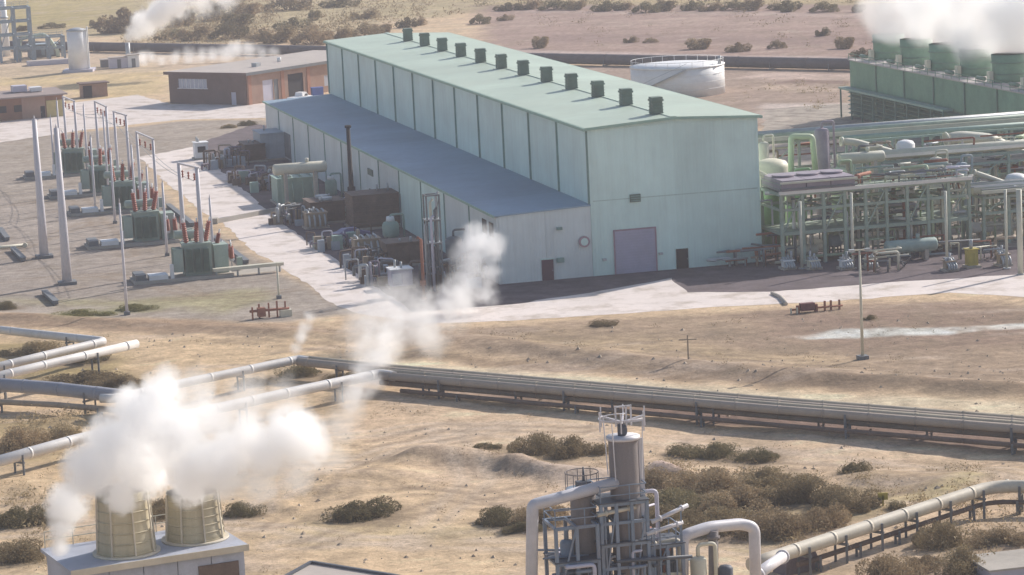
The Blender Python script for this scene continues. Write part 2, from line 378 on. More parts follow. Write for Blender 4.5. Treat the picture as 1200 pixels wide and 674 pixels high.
VEG = [ # px, py(base), width px, height px, material, label
 (420, 606, 82, 27, 'dark', 'large dark olive bush alone in the sand right of the steam cloud'),
 (571, 525, 28, 9, 'dark', 'tiny dark bush left of the wide bush patch above the separator tower'),
 (628, 528, 62, 30, 'olive', 'left half of the wide olive bush patch above the separator tower'),
 (672, 530, 64, 27, 'olive', 'right half of the wide olive bush patch left of the tall separator'),
 (590, 610, 60, 24, 'dark', 'dark scraggly bush left of the white foreground pipe'),
 (640, 614, 70, 34, 'brown', 'brown bush close behind the white foreground pipe'),
 (612, 622, 40, 14, 'dark', 'low dark bush at the foot of the brown bush by the white pipe'),
 (800, 531, 44, 15, 'dark', 'dark green bush just right of the tall separator top'),
 (838, 533, 56, 20, 'dark', 'biggest of the three dark green bushes below the main bundle'),
 (886, 536, 54, 16, 'dark', 'rightmost of the three dark green bushes below the main bundle'),
 (1000, 551, 36, 17, 'dark', 'small round dark bush on bare sand right of the thicket'),
 (770, 566, 70, 24, 'brown', 'brown bush at the back left of the large thicket'),
 (830, 572, 90, 34, 'brown', 'wide brown bush at the back of the large thicket'),
 (900, 566, 86, 26, 'olive', 'olive bush at the back right of the large thicket'),
 (800, 596, 90, 30, 'dark', 'shadowy bush in the middle left of the large thicket'),
 (870, 598, 92, 36, 'brown', 'broad bush in the middle of the large thicket'),
 (940, 590, 84, 36, 'olive', 'rounded olive bush right of the thicket middle'),
 (990, 600, 76, 30, 'olive', 'rounded bush at the right tip of the large thicket'),
 (840, 626, 92, 34, 'olive', 'front left bush of the large thicket behind the arched pipe'),
 (905, 630, 90, 36, 'brown', 'front bush of the large thicket facing the cream pipeline'),
 (958, 618, 70, 32, 'brown', 'front right bush of the large thicket by the sandy strip'),
 (780, 616, 70, 28, 'olive', 'bush at the front left end of the thicket beside the separator'),
 (1102, 640, 62, 38, 'olive', 'olive bush growing under the cream pipeline'),
 (1130, 676, 80, 40, 'olive', 'olive bush left of the concrete vault box'),
 (1050, 684, 90, 44, 'brown', 'brown bush at the bottom edge below the cream pipeline'),
 (1085, 668, 46, 20, 'brown', 'small brown bush between two larger ones near the bottom right'),
 (1170, 640, 66, 22, 'brown', 'low brown bush above the concrete vault box'),
 (1050, 600, 22, 13, 'dark', 'small bush beside the yellow marker'),
 (18, 530, 76, 34, 'brown', 'brown bush at the left edge above the lowest white pipe'),
 (70, 520, 60, 24, 'olive', 'olive bush just above the lowest white pipe at left'),
 (24, 614, 70, 28, 'dark', 'dark bush left of the steaming exhaust pipe'),
 (62, 612, 34, 18, 'brown', 'small brown bush touching the steam column'),
 (22, 652, 80, 28, 'olive', 'olive bush at the lower left edge below the dark one'),
 (190, 606, 60, 26, 'olive', 'olive bush between the two fan stacks'),
 (286, 604, 44, 20, 'dark', 'dark bush right of the right fan stack'),
 (100, 449, 90, 20, 'olive', 'wide olive bush between the white loop and the blue grey pipeline'),
 (140, 452, 50, 18, 'olive', 'olive bush at the right end of the blue grey pipeline'),
 (100, 424, 50, 11, 'dark', 'low dark bush under the lower white loop pipe'),
 (40, 414, 70, 16, 'olive', 'olive weeds inside the white pipe loop'),
 (350, 442, 50, 18, 'dark', 'dark green bush under the bend of the main bundle'),
 (400, 446, 40, 11, 'olive', 'low bush between the two white branches near the bundle bend'),
 (300, 452, 40, 12, 'olive', 'low bush under the upper white branch pipe'),
 (5, 362, 34, 12, 'dark', 'dark green bush at the left edge of the switchyard gravel'),
 (95, 370, 60, 9, 'yellow', 'yellow green weed patch in front of the thick masts'),
 (160, 362, 44, 8, 'yellow', 'yellow green weeds at the foot of the lightning mast'),
 (291, 147, 20, 8, 'dark', 'small dark bush in front of the annex far corner'),
 (268, 150, 16, 6, 'olive', 'small olive bush between the far annex corner and the booth'),
 (705, 383, 34, 9, 'olive', 'low olive bush below the road in front of the hall'),
 (1020, 376, 16, 7, 'dark', 'tiny dark bush right of the lamp post'),
]
BUSH_SOIL = {'dark': np.array([.20, .15, .10]), 'olive': np.array([.25, .19, .12]), 'brown': np.array([.26, .19, .135]), 'yellow': np.array([.26, .24, .13])}
for a_x, b_y, w_, h_, m_, _l in VEG:   # darker soil in a ragged patch under each bush
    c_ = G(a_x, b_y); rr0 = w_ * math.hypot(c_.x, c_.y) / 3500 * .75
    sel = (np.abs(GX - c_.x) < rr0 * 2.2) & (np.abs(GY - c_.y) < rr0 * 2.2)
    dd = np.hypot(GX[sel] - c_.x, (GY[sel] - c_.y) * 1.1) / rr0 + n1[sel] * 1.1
    mm = (sstep(1.35, .55, dd) * .75)[:, None]; col[sel] = col[sel] * (1 - mm) + BUSH_SOIL[m_] * mm
col *= (1 + (rng.random(GX.shape) - .5) * .12)[..., None]
col = np.clip(col, .02, .62)
ny_, nx_ = GX.shape
vv = np.stack([GX, GY, GZ], -1).reshape(-1, 3)
idx = np.arange(nx_ * ny_).reshape(ny_, nx_)
ff_ = np.stack([idx[:-1, :-1], idx[:-1, 1:], idx[1:, 1:], idx[1:, :-1]], -1).reshape(-1, 4)
me = bpy.data.meshes.new('ground')
me.vertices.add(len(vv)); me.vertices.foreach_set('co', vv.ravel())
me.loops.add(ff_.size); me.loops.foreach_set('vertex_index', ff_.ravel().astype(np.int32))
me.polygons.add(len(ff_)); me.polygons.foreach_set('loop_start', np.arange(0, ff_.size, 4, dtype=np.int32))
me.update(calc_edges=True); me.polygons.foreach_set('use_smooth', np.ones(len(ff_), bool))
at = me.attributes.new('soil', 'FLOAT_COLOR', 'POINT')
at.data.foreach_set('color', np.concatenate([col.reshape(-1, 3), np.ones((len(vv), 1))], 1).ravel().astype(np.float32))
g = NG('dry_soil'); a_ = g.n('ShaderNodeAttribute', attribute_name='soil'); pos = g.n('ShaderNodeNewGeometry').outputs['Position']
f1 = g.ramp(g.noise(pos, .8, 6, .65), .3, .7, .74, 1.22); f2 = g.ramp(g.noise(pos, 3.5, 4, .7), .3, .7, .8, 1.16)
pe = g.ramp(g.noise(pos, 2.2, 2, .5), .63, .7, 0, .35)
cc = g.n('ShaderNodeCombineXYZ'); ffx = g.math('MULTIPLY', f1, f2)
for i in range(3): g.l(ffx, cc.inputs[i])
c0 = g.mix(1.0, a_.outputs['Color'], cc.outputs[0], 'MULTIPLY'); c0 = g.mix(pe, c0, (.19, .15, .11))
b = g.n('ShaderNodeBsdfPrincipled'); g.l(c0, b.inputs['Base Color']); b.inputs['Roughness'].default_value = .95; b.inputs['Specular IOR Level'].default_value = .1
bn = g.n('ShaderNodeBump'); bn.inputs['Distance'].default_value = .10; g.l(g.noise(pos, 1.8, 8, .66), bn.inputs['Height']); g.l(bn.outputs[0], b.inputs['Normal'])
o_ = g.n('ShaderNodeOutputMaterial'); g.l(b.outputs[0], o_.inputs['Surface'])
me.materials.append(g.m)
go = bpy.data.objects.new('ground', me); C.objects.link(go); struct(go)
del GX, GY, GZ, vv, ff_, col

# ------------------------------------------------------------------ roads and yards as thin sheets
M = {}
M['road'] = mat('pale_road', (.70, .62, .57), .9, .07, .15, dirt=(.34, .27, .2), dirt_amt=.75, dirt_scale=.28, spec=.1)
M['yard'] = mat('shaded_yard_gravel', (.145, .12, .125), .95, .25, .35, dirt=(.11, .09, .085), dirt_amt=.5, spec=.1)  # grey-brown gravel, darkened with the shade of hall and racks
M['pad'] = mat('concrete_pad', (.42, .38, .33), .9, .12, .5, spec=.1)
def sheet(name, pts, z, m, wob=.35, step=1.6, px=True):
    pg = [Vector(q) for q in (gp(pts) if px else pts)]; out = []
    for i in range(len(pg)):
        a, b_ = pg[i], pg[(i + 1) % len(pg)]; n = max(1, int((b_ - a).length / step))
        for k in range(n):
            p = a.lerp(b_, k / n); w = wob if k else 0
            out.append((p.x + (float(vnoise(np.array(p.x * .7), np.array(p.y * .7), 3)) - .5) * 2 * w, p.y + (float(vnoise(np.array(p.x * .7 + 50), np.array(p.y * .7), 4)) - .5) * 2 * w))
    me = bpy.data.meshes.new(name)
    import bmesh
    bm = bmesh.new(); vs = [bm.verts.new((x, y, z)) for x, y in out]; es = [bm.edges.new((vs[i], vs[(i + 1) % len(vs)])) for i in range(len(vs))]
    bmesh.ops.triangle_fill(bm, use_beauty=True, use_dissolve=False, edges=es)
    for f in bm.faces:
        if f.normal.z < 0: f.normal_flip()
    bm.to_mesh(me); bm.free(); me.materials.append(m)
    o = bpy.data.objects.new(name, me); C.objects.link(o); return struct(o)
sheet('yard', [(232, 168), (300, 145), (420, 170), (700, 300), (1020, 290), (1260, 290), (1260, 324), (1041, 331), (910, 342), (800, 348), (700, 352), (600, 358), (482, 368), (330, 262), (225, 176)], .004, M['yard'])  # dark sheet outlined along the shadow edge of hall and racks
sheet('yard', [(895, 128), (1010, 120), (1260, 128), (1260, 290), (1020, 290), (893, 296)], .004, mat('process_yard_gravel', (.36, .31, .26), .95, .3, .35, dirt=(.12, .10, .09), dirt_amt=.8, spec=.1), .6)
sheet('road', [(-120, 158), (18, 141), (81, 121), (161, 111), (200, 122), (300, 122), (345, 116), (400, 118), (400, 140), (300, 138.5), (214, 140), (101, 152), (0, 167), (-120, 184)], .008, M['road'])
sheet('road', [(163, 184), (228, 172), (330, 262), (478, 362), (482, 366), (600, 357), (693, 343), (787, 326), (806, 343), (905, 342), (1041, 331), (1260, 318), (1260, 352), (1112, 343), (963, 354), (900, 357), (819, 361), (741, 367), (600, 376), (500, 379), (421, 368), (395, 359), (325, 309), (300, 297), (262, 262), (240, 250), (190, 210)], .012, M['road'])  # widening at the hall front is pale sheet cut to the sunlit tongue
sheet('path', [(240, 318), (330, 309), (330, 317), (240, 327)], .016, M['pad'], .1)
# ------------------------------------------------------------------ turbine hall
def sheet_mat(name, c, d):
    g = NG(name); tc = g.n('ShaderNodeTexCoord').outputs['Object']; pos = g.n('ShaderNodeNewGeometry').outputs['Position']
    mp = g.n('ShaderNodeMapping'); mp.inputs['Scale'].default_value = (1, 1, .07); g.l(pos, mp.inputs['Vector'])
    a = g.ramp(g.noise(mp.outputs[0], 1.3, 6, .7), .42, .72, 0, .32); b_ = g.ramp(g.noise(pos, .18, 4, .6), .3, .7, .90, 1.08)
    oi = g.n('ShaderNodeObjectInfo'); r_ = g.ramp(oi.outputs['Random'], 0, 1, .95, 1.05); f = g.math('MULTIPLY', b_, r_)
    cc = g.n('ShaderNodeCombineXYZ')
    for i in range(3): g.l(f, cc.inputs[i])
    col_ = g.mix(a, c, d); ru = g.ramp(g.noise(mp.outputs[0], .8, 6, .75), .64, .8, 0, .22); col_ = g.mix(ru, col_, (.36, .27, .20)); col_ = g.mix(1.0, col_, cc.outputs[0], 'MULTIPLY')
    sp = g.n('ShaderNodeSeparateXYZ'); g.l(tc, sp.inputs[0]); s_ = g.math('ADD', sp.outputs[0], sp.outputs[1]); w = g.math('SINE', g.math('MULTIPLY', s_, 2 * math.pi / .33))
    bn = g.n('ShaderNodeBump'); bn.inputs['Distance'].default_value = .007; g.l(w, bn.inputs['Height'])
    b = g.n('ShaderNodeBsdfPrincipled'); g.l(col_, b.inputs['Base Color']); b.inputs['Roughness'].default_value = .5; g.l(bn.outputs[0], b.inputs['Normal']); b.inputs['Specular IOR Level'].default_value = .3
    o = g.n('ShaderNodeOutputMaterial'); g.l(b.outputs[0], o.inputs['Surface']); return g.m

M['roof_green'] = mat('pale_green_roof_sheet', (.43, .51, .42), .55, .08, .12, dirt=(.42, .47, .38), dirt_amt=.5, dirt_scale=.09)
M['wall_green'] = sheet_mat('pale_green_wall_sheet', (.60, .755, .705), (.44, .53, .49))
M['wall_cream'] = sheet_mat('cream_wall_sheet', (.66, .71, .70), (.46, .47, .45))
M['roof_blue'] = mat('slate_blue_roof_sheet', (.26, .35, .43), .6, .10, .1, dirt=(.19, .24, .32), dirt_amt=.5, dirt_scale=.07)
M['trim_dark'] = mat('weathered_green_trim', (.20, .30, .27), .6, .15, .8)
M['joint'] = mat('joint_backing', (.16, .24, .21), .8, .1, .8)
M['vent'] = mat('dark_green_vent_metal', (.15, .20, .17), .7, .2, .8)
M['door_lilac'] = mat('lilac_grey_door', (.40, .38, .48), .6, .08, .6)
M['dark'] = mat('dark_opening', (.03, .03, .035), .8, .1, 1)
M['grey'] = mat('galvanised_grey', (.40, .42, .43), .5, .12, 1.0, metal=.2)
M['greydk'] = mat('dark_grey_steel', (.16, .17, .18), .6, .15, 1.0)
HW, HL, HH, HR = 19.2, 152.0, 15.96, 16.5
AW, AH0, AH1 = 10.5, 7.34, 7.7
RZ = HA
hall = thing('turbine_hall', 'long pale green metal power hall with twelve roof vents in the centre', 'building', HO, RZ)
def hp(name, mb, m, par=None): return mb.build(name, m, par or hall)
core = MB().prism([(.25, .25), (HW - .25, .25), (HW - .25, HL - .25), (.25, HL - .25)], -.1, HH - .05); hp('wall', core, M['joint'])
# left long wall: twelve bays of sheet panels
nb = 12; bay = HL / nb
for i in range(nb):
    y0, y1 = i * bay + .07, (i + 1) * bay - .07
    if i == 0: y0 = .003
    hp('wall_panel', bx(0, .24, y0, y1, 0, HH - .07), M['wall_green'])
    hp('wall_panel', bx(HW - .24, HW, y0, y1, 0, HH - .07), M['wall_green'])
# end walls: two storeys of panels each side of a girt line
ZG = 8.15; M['fascia2'] = mat('pale_green_girt', (.42, .54, .49), .6, .1, .5)
for y0, y1 in ((0, .24), (HL - .24, HL)):
    for i in range(4):
        a, b_ = .243 + i * (HW - .486) / 4, .243 + (i + 1) * (HW - .486) / 4
        hp('wall_panel', bx(a + .004, b_ - .004, y0 - .02, y1 - .02, 0, ZG - .02), M['wall_green'])
        hp('wall_panel', bx(a + .004, b_ - .004, y0 - .02, y1 - .02, ZG + .02, HH - .07), M['wall_green'])
for i in range(nb + 1):
    y = min(max(i * bay, .13), HL - .13)
    hp('downpipe', MB().bar((-.09, y, AH1 + .15), (-.09, y, HH - .2), .22, .16), M['trim_dark'])
hp('girt', bx(.3, HW - .1, -.06, -.025, ZG - .05, ZG + .05), M['fascia2'])
for x in (.12, HW - .12): hp('corner_trim', MB().bar((x, -.05, 0), (x, -.05, HH - .08), .26, .06), M['wall_green'])
# roof: two shallow pitches, each laid in bay-wide sheets
ov = .35
for i in range(nb):
    y0 = i * bay - (ov if i == 0 else -.012); y1 = (i + 1) * bay + (ov if i == nb - 1 else -.012)
    for a, b_, za, zb in ((-ov, HW / 2, HH, HR), (HW / 2, HW + ov, HR, HH)):
        hp('roof_sheet', MB().hexa([(a, y0, za), (b_, y0, zb), (b_, y1, zb), (a, y1, za), (a, y0, za + .16), (b_, y0, zb + .16), (b_, y1, zb + .16), (a, y1, za + .16)]), M['roof_green'])
for yy in (.0, HL - .2):
    hp('gable_panel', MB().hexa([(.02, yy, HH - .069), (HW - .02, yy, HH - .069), (HW - .02, yy + .18, HH - .069), (.02, yy + .18, HH - .069), (HW / 2 - .3, yy, HR - .01), (HW / 2 + .3, yy, HR - .01), (HW / 2 + .3, yy + .18, HR - .01), (HW / 2 - .3, yy + .18, HR - .01)]), M['wall_green'])
hp('ridge_cap', MB().bar((HW / 2, -ov, HR + .19), (HW / 2, HL + ov, HR + .19), .7, .07), M['roof_green'])
M['fascia'] = mat('green_eave_trim', (.30, .44, .36), .6, .1, .5)
for x in (-ov - .05, HW + ov + .05): hp('gutter', MB().bar((x, -ov - .06, HH - .02), (x, HL + ov + .06, HH - .02), .22, .3), M['fascia'])
for x0, x1, z0, z1 in ((-ov, HW / 2, HH, HR), (HW / 2, HW + ov, HR, HH)):
    hp('gable_trim', MB().bar((x0, -ov - .04, z0 + .03), (x1, -ov - .04, z1 + .03), .06, .30), M['fascia'])
# roof ventilators: twelve along the ridge
for i in range(12):
    y = 4.0 + 11.75 * i; x = HW / 2 - .6; z = HR + .02
    v = thing('roof_ventilator', '', 'x', (x, y, z)); del v['category']; v.parent = hall
    if 'label' in v: del v['label']
    mb = MB().hexa([(-.62, -.62, -.2), (.62, -.62, -.2), (.62, .62, -.2), (-.62, .62, -.2), (-.58, -.58, 1.55), (.58, -.58, 1.55), (.58, .58, 1.55), (-.58, .58, 1.55)])
    mb.build('vent_body', M['vent'], v)
    cp_ = MB().box(-.7, .7, -.7, .7, 1.55, 1.75); cp_.box(-.62, .62, -.62, .62, 1.75, 2.0); cp_.build('vent_cap', M['vent'], v)
    lv = MB()
    for k in range(4): lv.box(-.66, .66, -.66, .66, .25 + k * .32, .33 + k * .32)
    lv.build('louvre', M['vent'], v)
    MB().box(-.95, .95, -.95, .95, -.12, .1).build('curb', M['roof_green'], v)
# doors and fittings on the front wall (surveyed)
def wall_rect(x0, y0, x1, y1, axis, val):
    a = on_wall(x0, y1, axis, val); b_ = on_wall(x1, y0, axis, val)
    c_ = on_wall(x0, y0, axis, val); return min(a[0], b_[0]), max(a[0], b_[0]), a[1], c_[1]
u0, u1, z0, z1 = wall_rect(722, 271, 767, 321, 'v', 0); z0 = 0
rd = hp('roller_door', bx(u0, u1, -.10, -.03, 0, z1), M['door_lilac'])
sb = MB(); k = 0
while .12 + k * .3 < z1 - .1: sb.box(u0 + .1, u1 - .1, -.14, -.09, .05 + k * .3, .27 + k * .3); k += 1
sb.build('door_slats', M['door_lilac'], rd)['kind'] = 'stuff'
fm = MB().box(u0 - .15, u0, -.18, -.03, 0, z1 + .15); fm.box(u1, u1 + .15, -.18, -.03, 0, z1 + .15); fm.box(u0, u1, -.18, -.03, z1, z1 + .15); fm.build('door_frame', mat('faded_red_door_frame', (.32, .22, .26), .6, .1, 1), rd)
u0, u1, z0, z1 = wall_rect(793, 293.5, 806, 318, 'v', 0)
d = hp('door', bx(u0, u1, -.12, -.03, 0.02, 2.2), M['dark']); bx(u1 - .15, u1 - .08, -.17, -.11, 1.0, 1.1).build('handle', M['grey'], d)
bx(u0 - .1, u1 + .1, -.1, -.02, 2.2, 2.32).build('lintel', M['wall_green'], d)
u0, u1, z0, z1 = wall_rect(738, 228, 750, 237, 'v', 0)
bxv = hp('wall_vent', bx(u0, u1, -.25, -.02, z0, z1), M['vent']); lv = MB()
for k in range(3): lv.box(u0 + .05, u1 - .05, -.3, -.24, z0 + .1 + k * .25, z0 + .2 + k * .25)
lv.build('louvre', M['trim_dark'], bxv)
for (px_, py_) in ((774, 297), (708, 304)):
    u, z = on_wall(px_, py_, 'v', 0); lp_ = hp('wall_lamp', MB().box(u - .2, u + .2, -.3, -.04, z - .12, z + .12), M['grey'])
# ------------------------------------------------------------------ annex along the hall's left side (same building)
ann = thing('side_annex', 'low side annex with slate blue roof running along the green hall', 'building', HO, RZ)
def ap(name, mb, m, par=None): return mb.build(name, m, par or ann)
AL = 151.0
ap('wall', MB().prism([(-AW + .25, .25), (-.01, .25), (-.01, AL - .25), (-AW + .25, AL - .25)], -.1, AH0 - .1), M['joint'])
cols_ = 12
for i in range(cols_):
    y0, y1 = i * AL / cols_ + .05, (i + 1) * AL / cols_ - .05
    if i == 0: y0 = .003
    ap('wall_panel', bx(-AW, -AW + .24, y0, y1, 0, AH0 - .1), M['wall_cream'] if i not in (2, 3) else M['wall_green'])
    if i: ap('downpipe', MB().bar((-AW - .06, i * AL / cols_, 0), (-AW - .06, i * AL / cols_, AH0 - .15), .14, .1), M['trim_dark'])
for i in range(2):
    a, b_ = -AW + .243 + i * (AW - .26) / 2, -AW + .243 + (i + 1) * (AW - .26) / 2
    for yy in (0, AL - .24):
        ap('wall_panel', MB().hexa([(a + .01, yy - .02, 0), (b_ - .01, yy - .02, 0), (b_ - .01, yy + .22, 0), (a + .01, yy + .22, 0), (a + .01, yy - .02, AH0 - .04 + .175 * i), (b_ - .01, yy - .02, AH0 + .14 + .175 * i), (b_ - .01, yy + .22, AH0 + .14 + .175 * i), (a + .01, yy + .22, AH0 - .04 + .175 * i)]), M['wall_cream'])
for i in range(nb):
    y0 = i * AL / nb - (.2 if i == 0 else -.012); y1 = (i + 1) * AL / nb + (.2 if i == nb - 1 else -.012)
    a, b_, za, zb = -AW - .25, -.02, AH0 - .02, AH1
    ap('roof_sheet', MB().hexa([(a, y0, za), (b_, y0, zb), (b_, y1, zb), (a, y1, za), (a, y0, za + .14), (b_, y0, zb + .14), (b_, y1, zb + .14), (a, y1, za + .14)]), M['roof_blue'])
ap('gutter', MB().bar((-AW - .31, -.2, AH0 + .02), (-AW - .31, AL + .2, AH0 + .02), .12, .26), M['fascia'])
u0, u1, z0, z1 = wall_rect(635.5, 302, 648, 328, 'v', 0)
d = ap('door', bx(u0, u1, -.12, -.03, .02, 2.25), mat('maroon_door', (.10, .05, .07), .6, .1, 1)); bx(u1 - .15, u1 - .08, -.17, -.11, 1.0, 1.1).build('handle', M['grey'], d)
bx(u0 - .1, u1 + .1, -.1, -.02, 2.25, 2.4).build('lintel', M['wall_green'], d)
u, z = on_wall(684, 283, 'v', 0)
fan = ap('exhaust_fan', MB().tube([(u, -.1, z), (u, -.35, z)], .62, 14), mat('pinkish_fan_housing', (.36, .25, .28), .6, .1, 1))
MB().tube([(u, -.33, z), (u, -.38, z)], .42, 12).build('fan_grille', M['wall_green'], fan)
u, z = on_wall(655, 268, 'v', 0); ap('wall_lamp', MB().box(u - .3, u + .3, -.4, -.02, z - .12, z + .16), M['trim_dark'])
u, z = on_wall(657, 305, 'v', 0); ap('wall_box', MB().box(u - .45, u + .3, -.45, -.02, z - .2, z + .3), M['trim_dark'])
for (x0, y0, x1, y1) in ((432, 197, 437, 204), (434, 221, 438, 228)):
    v0, v1, z0, z1 = wall_rect(x0, y0, x1, y1, 'u', -AW); ap('wall_vent', bx(-AW - .15, -AW + .02, v0, v1, z0, z1), M['vent'])
for (x0, y0, x1, y1) in ((566, 256, 570, 272), (574, 260, 578, 276)):
    v0, v1, z0, z1 = wall_rect(x0, y0, x1, y1, 'u', -AW); ap('window', bx(-AW - .06, -AW + .02, v0, v1, z0, z1), M['dark'])
for (px_, n) in ((345, 1), (470, 1)):
    v0 = on_wall(px_, 240, 'u', -AW)[0]
    rd = ap('roller_door', bx(-AW - .1, -AW + .02, v0, v0 + 5, 0, 4.2), M['greydk']); bx(-AW - .16, -AW - .1, v0 + .3, v0 + 4.7, .3, .5).build('handle', M['grey'], rd)
# ------------------------------------------------------------------ far buildings, tank
M['brick'] = mat('shade_brown_brick', (.165, .115, .10), .85, .12, .5, dirt=(.16, .10, .08), dirt_amt=.5)  # brick tone with the shade of the end wall painted in
M['brick_or'] = mat('lit_orange_brick', (.36, .235, .18), .85, .1, .5, dirt=(.30, .16, .12), dirt_amt=.5)  # same brick painted lighter and warmer for the sunlit side
M['roof_grey'] = mat('pinkish_grey_roof', (.42, .37, .33), .8, .08, .12, dirt=(.33, .29, .27), dirt_amt=.5)
M['white'] = mat('white_paint', (.80, .79, .78), .5, .05, .6, dirt=(.52, .48, .44), dirt_amt=.3)
M['lav'] = mat('pale_lavender_paint', (.50, .48, .55), .5, .06, .6)
M['cream'] = mat('cream_paint', (.62, .58, .46), .55, .08, .6)
M['pane'] = mat('dull_glass', (.42, .44, .50), .25, .06, .6, spec=.5)
M['blue'] = mat('blue_plastic', (.10, .16, .42), .5, .1, 1)
b0 = G(290, 123.4); ang = HA + math.radians(40)
BW, BL, BH = 18.8, 42.0, 5.6          # local x runs along the lit side, local y along the shaded end
bd = thing('brick_building', 'flat roofed brown brick building with a pale window band, behind the green hall', 'building', b0, ang)
MB().box(0.15, BL - .15, .15, BW - .15, 0, BH - .1).build('wall_core', M['dark'], bd)
def face_with_holes(name, par, m, length, height, holes, flip, thick=.15, z00=0):
    """wall skin split round its openings; flip False: runs along x at y=0; True: along y at x=0"""
    xs_ = sorted({0, length} | {h[0] for h in holes} | {h[1] for h in holes}); mb = MB()
    for a, b_ in zip(xs_[:-1], xs_[1:]):
        zs = [z00, height]
        cuts = sorted([(h[2], h[3]) for h in holes if h[0] <= a and h[1] >= b_])
        z = z00
        for c0_, c1_ in cuts:
            if c0_ > z: mb.box(*((a, b_, 0, thick) if not flip else (0, thick, a, b_)), z, c0_)
            z = c1_
        if z < height: mb.box(*((a, b_, 0, thick) if not flip else (0, thick, a, b_)), z, height)
    return mb.build(name, m, par)
face_with_holes('wall', bd, M['brick'], BW, BH - .1, [(9.5, 16.5, 2.9, 4.6), (2.6, 3.8, 0, 2.3)], True)
w = MB().box(.10, .14, 9.5, 16.5, 2.9, 4.6).build('window', M['pane'], bd)
mb = MB()
for k in range(7): mb.box(.02, .10, 9.5 + k - .05 + (.05 if k == 0 else 0), 9.5 + k + .05, 2.9, 4.6)
mb.box(-.05, .02, 9.3, 16.7, 2.78, 2.9).build('frame', M['white'], w)
d = MB().box(.08, .13, 2.6, 3.8, 0, 2.3).build('door', M['lav'], bd); bx(.03, .08, 2.7, 2.8, 1, 1.12).build('handle', M['grey'], d)
face_with_holes('wall', bd, M['brick_or'], BL, BH - .1, [(4.5, 7.4, 0, 4.0), (7.6, 8.9, 0, 3.9), (11.6, 16.0, .0, 4.4), (22, 24, 1.2, 3.2)], False)
MB().box(4.5, 7.4, .1, .14, 0, 4.0).build('door', M['lav'], bd)
MB().box(7.6, 8.9, .1, .14, 0, 3.9).build('door', M['greydk'], bd)
MB().box(22, 24, .1, .14, 1.2, 3.2).build('window', M['pane'], bd)
for x in (0.4, 9.6, 17, 25): bx(x, x + .9, -.12, -.003, 0, BH - .12).build('pilaster', mat('deep_orange_pilaster', (.38, .19, .13), .85, .1, .5), bd)
rf = MB().box(-.6, BL + .6, -.6, BW + .6, BH, BH + .28).build('roof', M['roof_grey'], bd)
bx(-.62, BL + .62, -.66, -.6, BH - .25, BH + .3).build('fascia', M['greydk'], bd); bx(-.66, -.6, -.66, BW + .62, BH - .25, BH + .3).build('fascia', M['brick'], bd)
bx(10, 11.2, 6, 7.2, BH + .28, BH + 1.0).build('roof_unit', M['grey'], rf); MB().cyl((20, 9), .4, .4, BH + .28, BH + 1.1, 10).build('roof_pipe', M['white'], rf)
# white parked pickup and blue bin by the building's lit side
def car(label, loc, rz, body, kind='van', name='parked_car', cat='car'):
    t = thing(name, label, cat, loc, rz)
    Lc, Wc = 4.8, 1.85
    if kind == 'pickup': prof = [(-2.5, .45), (-2.5, 1.05), (-.4, 1.08), (-.3, 1.75), (.85, 1.78), (1.45, 1.12), (2.4, .98), (2.5, .45)]
    elif kind == 'van': prof = [(-2.4, .4), (-2.45, 2.1), (1.3, 2.15), (1.9, 1.25), (2.5, 1.1), (2.55, .4)]
    else: prof = [(-2.3, .4), (-2.35, .95), (-1.6, 1.05), (-.95, 1.45), (.6, 1.48), (1.3, 1.02), (2.25, .85), (2.3, .4)]
    mb = MB(); n = len(prof)
    for y, sgn in ((-Wc / 2, 1), (Wc / 2, -1)):
        k0 = len(mb.v); mb.v += [(x, y * (1 if z < 1.1 else .86), z) for x, z in prof]; mb.f.append(tuple(k0 + i for i in (range(n) if sgn < 0 else reversed(range(n))))); mb.sm.append(False)
    for i in range(n):
        j = (i + 1) % n; mb.f.append((i, j, n + j, n + i)); mb.sm.append(False)
    mb.build('body', body, t)
    wn = MB()
    for s_ in (-1, 1):
        x0, x1 = (-.2, .95) if kind == 'pickup' else ((-.9, .75) if kind == 'car' else (.2, 1.35))
        y = s_ * (Wc / 2 * .90 + .01); wn.hexa([(x0, y - .04, 1.12), (x1 + .3, y - .04, 1.12), (x1 + .3, y + .04, 1.12), (x0, y + .04, 1.12), (x0 + .15, y - .09 * s_ - .03, 1.5), (x1, y - .09 * s_ - .03, 1.5), (x1, y - .09 * s_ + .03, 1.5), (x0 + .15, y - .09 * s_ + .03, 1.5)])
    wn.build('side_window', M['dark'], t)
    for x in (-1.5, 1.5):
        for s_ in (-1, 1):
            wh = MB().tube([(x, s_ * (Wc / 2 - .18), .34), (x, s_ * (Wc / 2 + .03), .34)], .34, 12).build('wheel', M['dark'], t)
            MB().tube([(x, s_ * (Wc / 2 + .02), .34), (x, s_ * (Wc / 2 + .05), .34)], .18, 8).build('rim', M['grey'], wh)
    for s_ in (-1, 1):
        bx(2.42, 2.56, s_ * .7 - .15, s_ * .7 + .15, .62, .8).build('headlight', M['pane'], t)
    return t
car('white pickup parked against the lit side of the brick building', G(352, 119.5), ang, M['white'], 'pickup')
def bin_thing(label, loc, m, s=1.0, name='storage_bin', cat='bin', rz=RZ):
    t = thing(name, label, cat, loc, rz); bx(-.8 * s, .8 * s, -.6 * s, .6 * s, 0, 1.3 * s).build('body', m, t)
    bx(-.85 * s, .85 * s, -.65 * s, .65 * s, 1.3 * s, 1.42 * s).build('lid', m, t); return t
bin_thing('blue storage bin beside the white pickup near the brick building', G(372, 114), M['blue'], 1.3)
M['brick_red'] = mat('orange_brown_brick', (.27, .14, .09), .85, .12, .5, dirt=(.18, .10, .08), dirt_amt=.5)
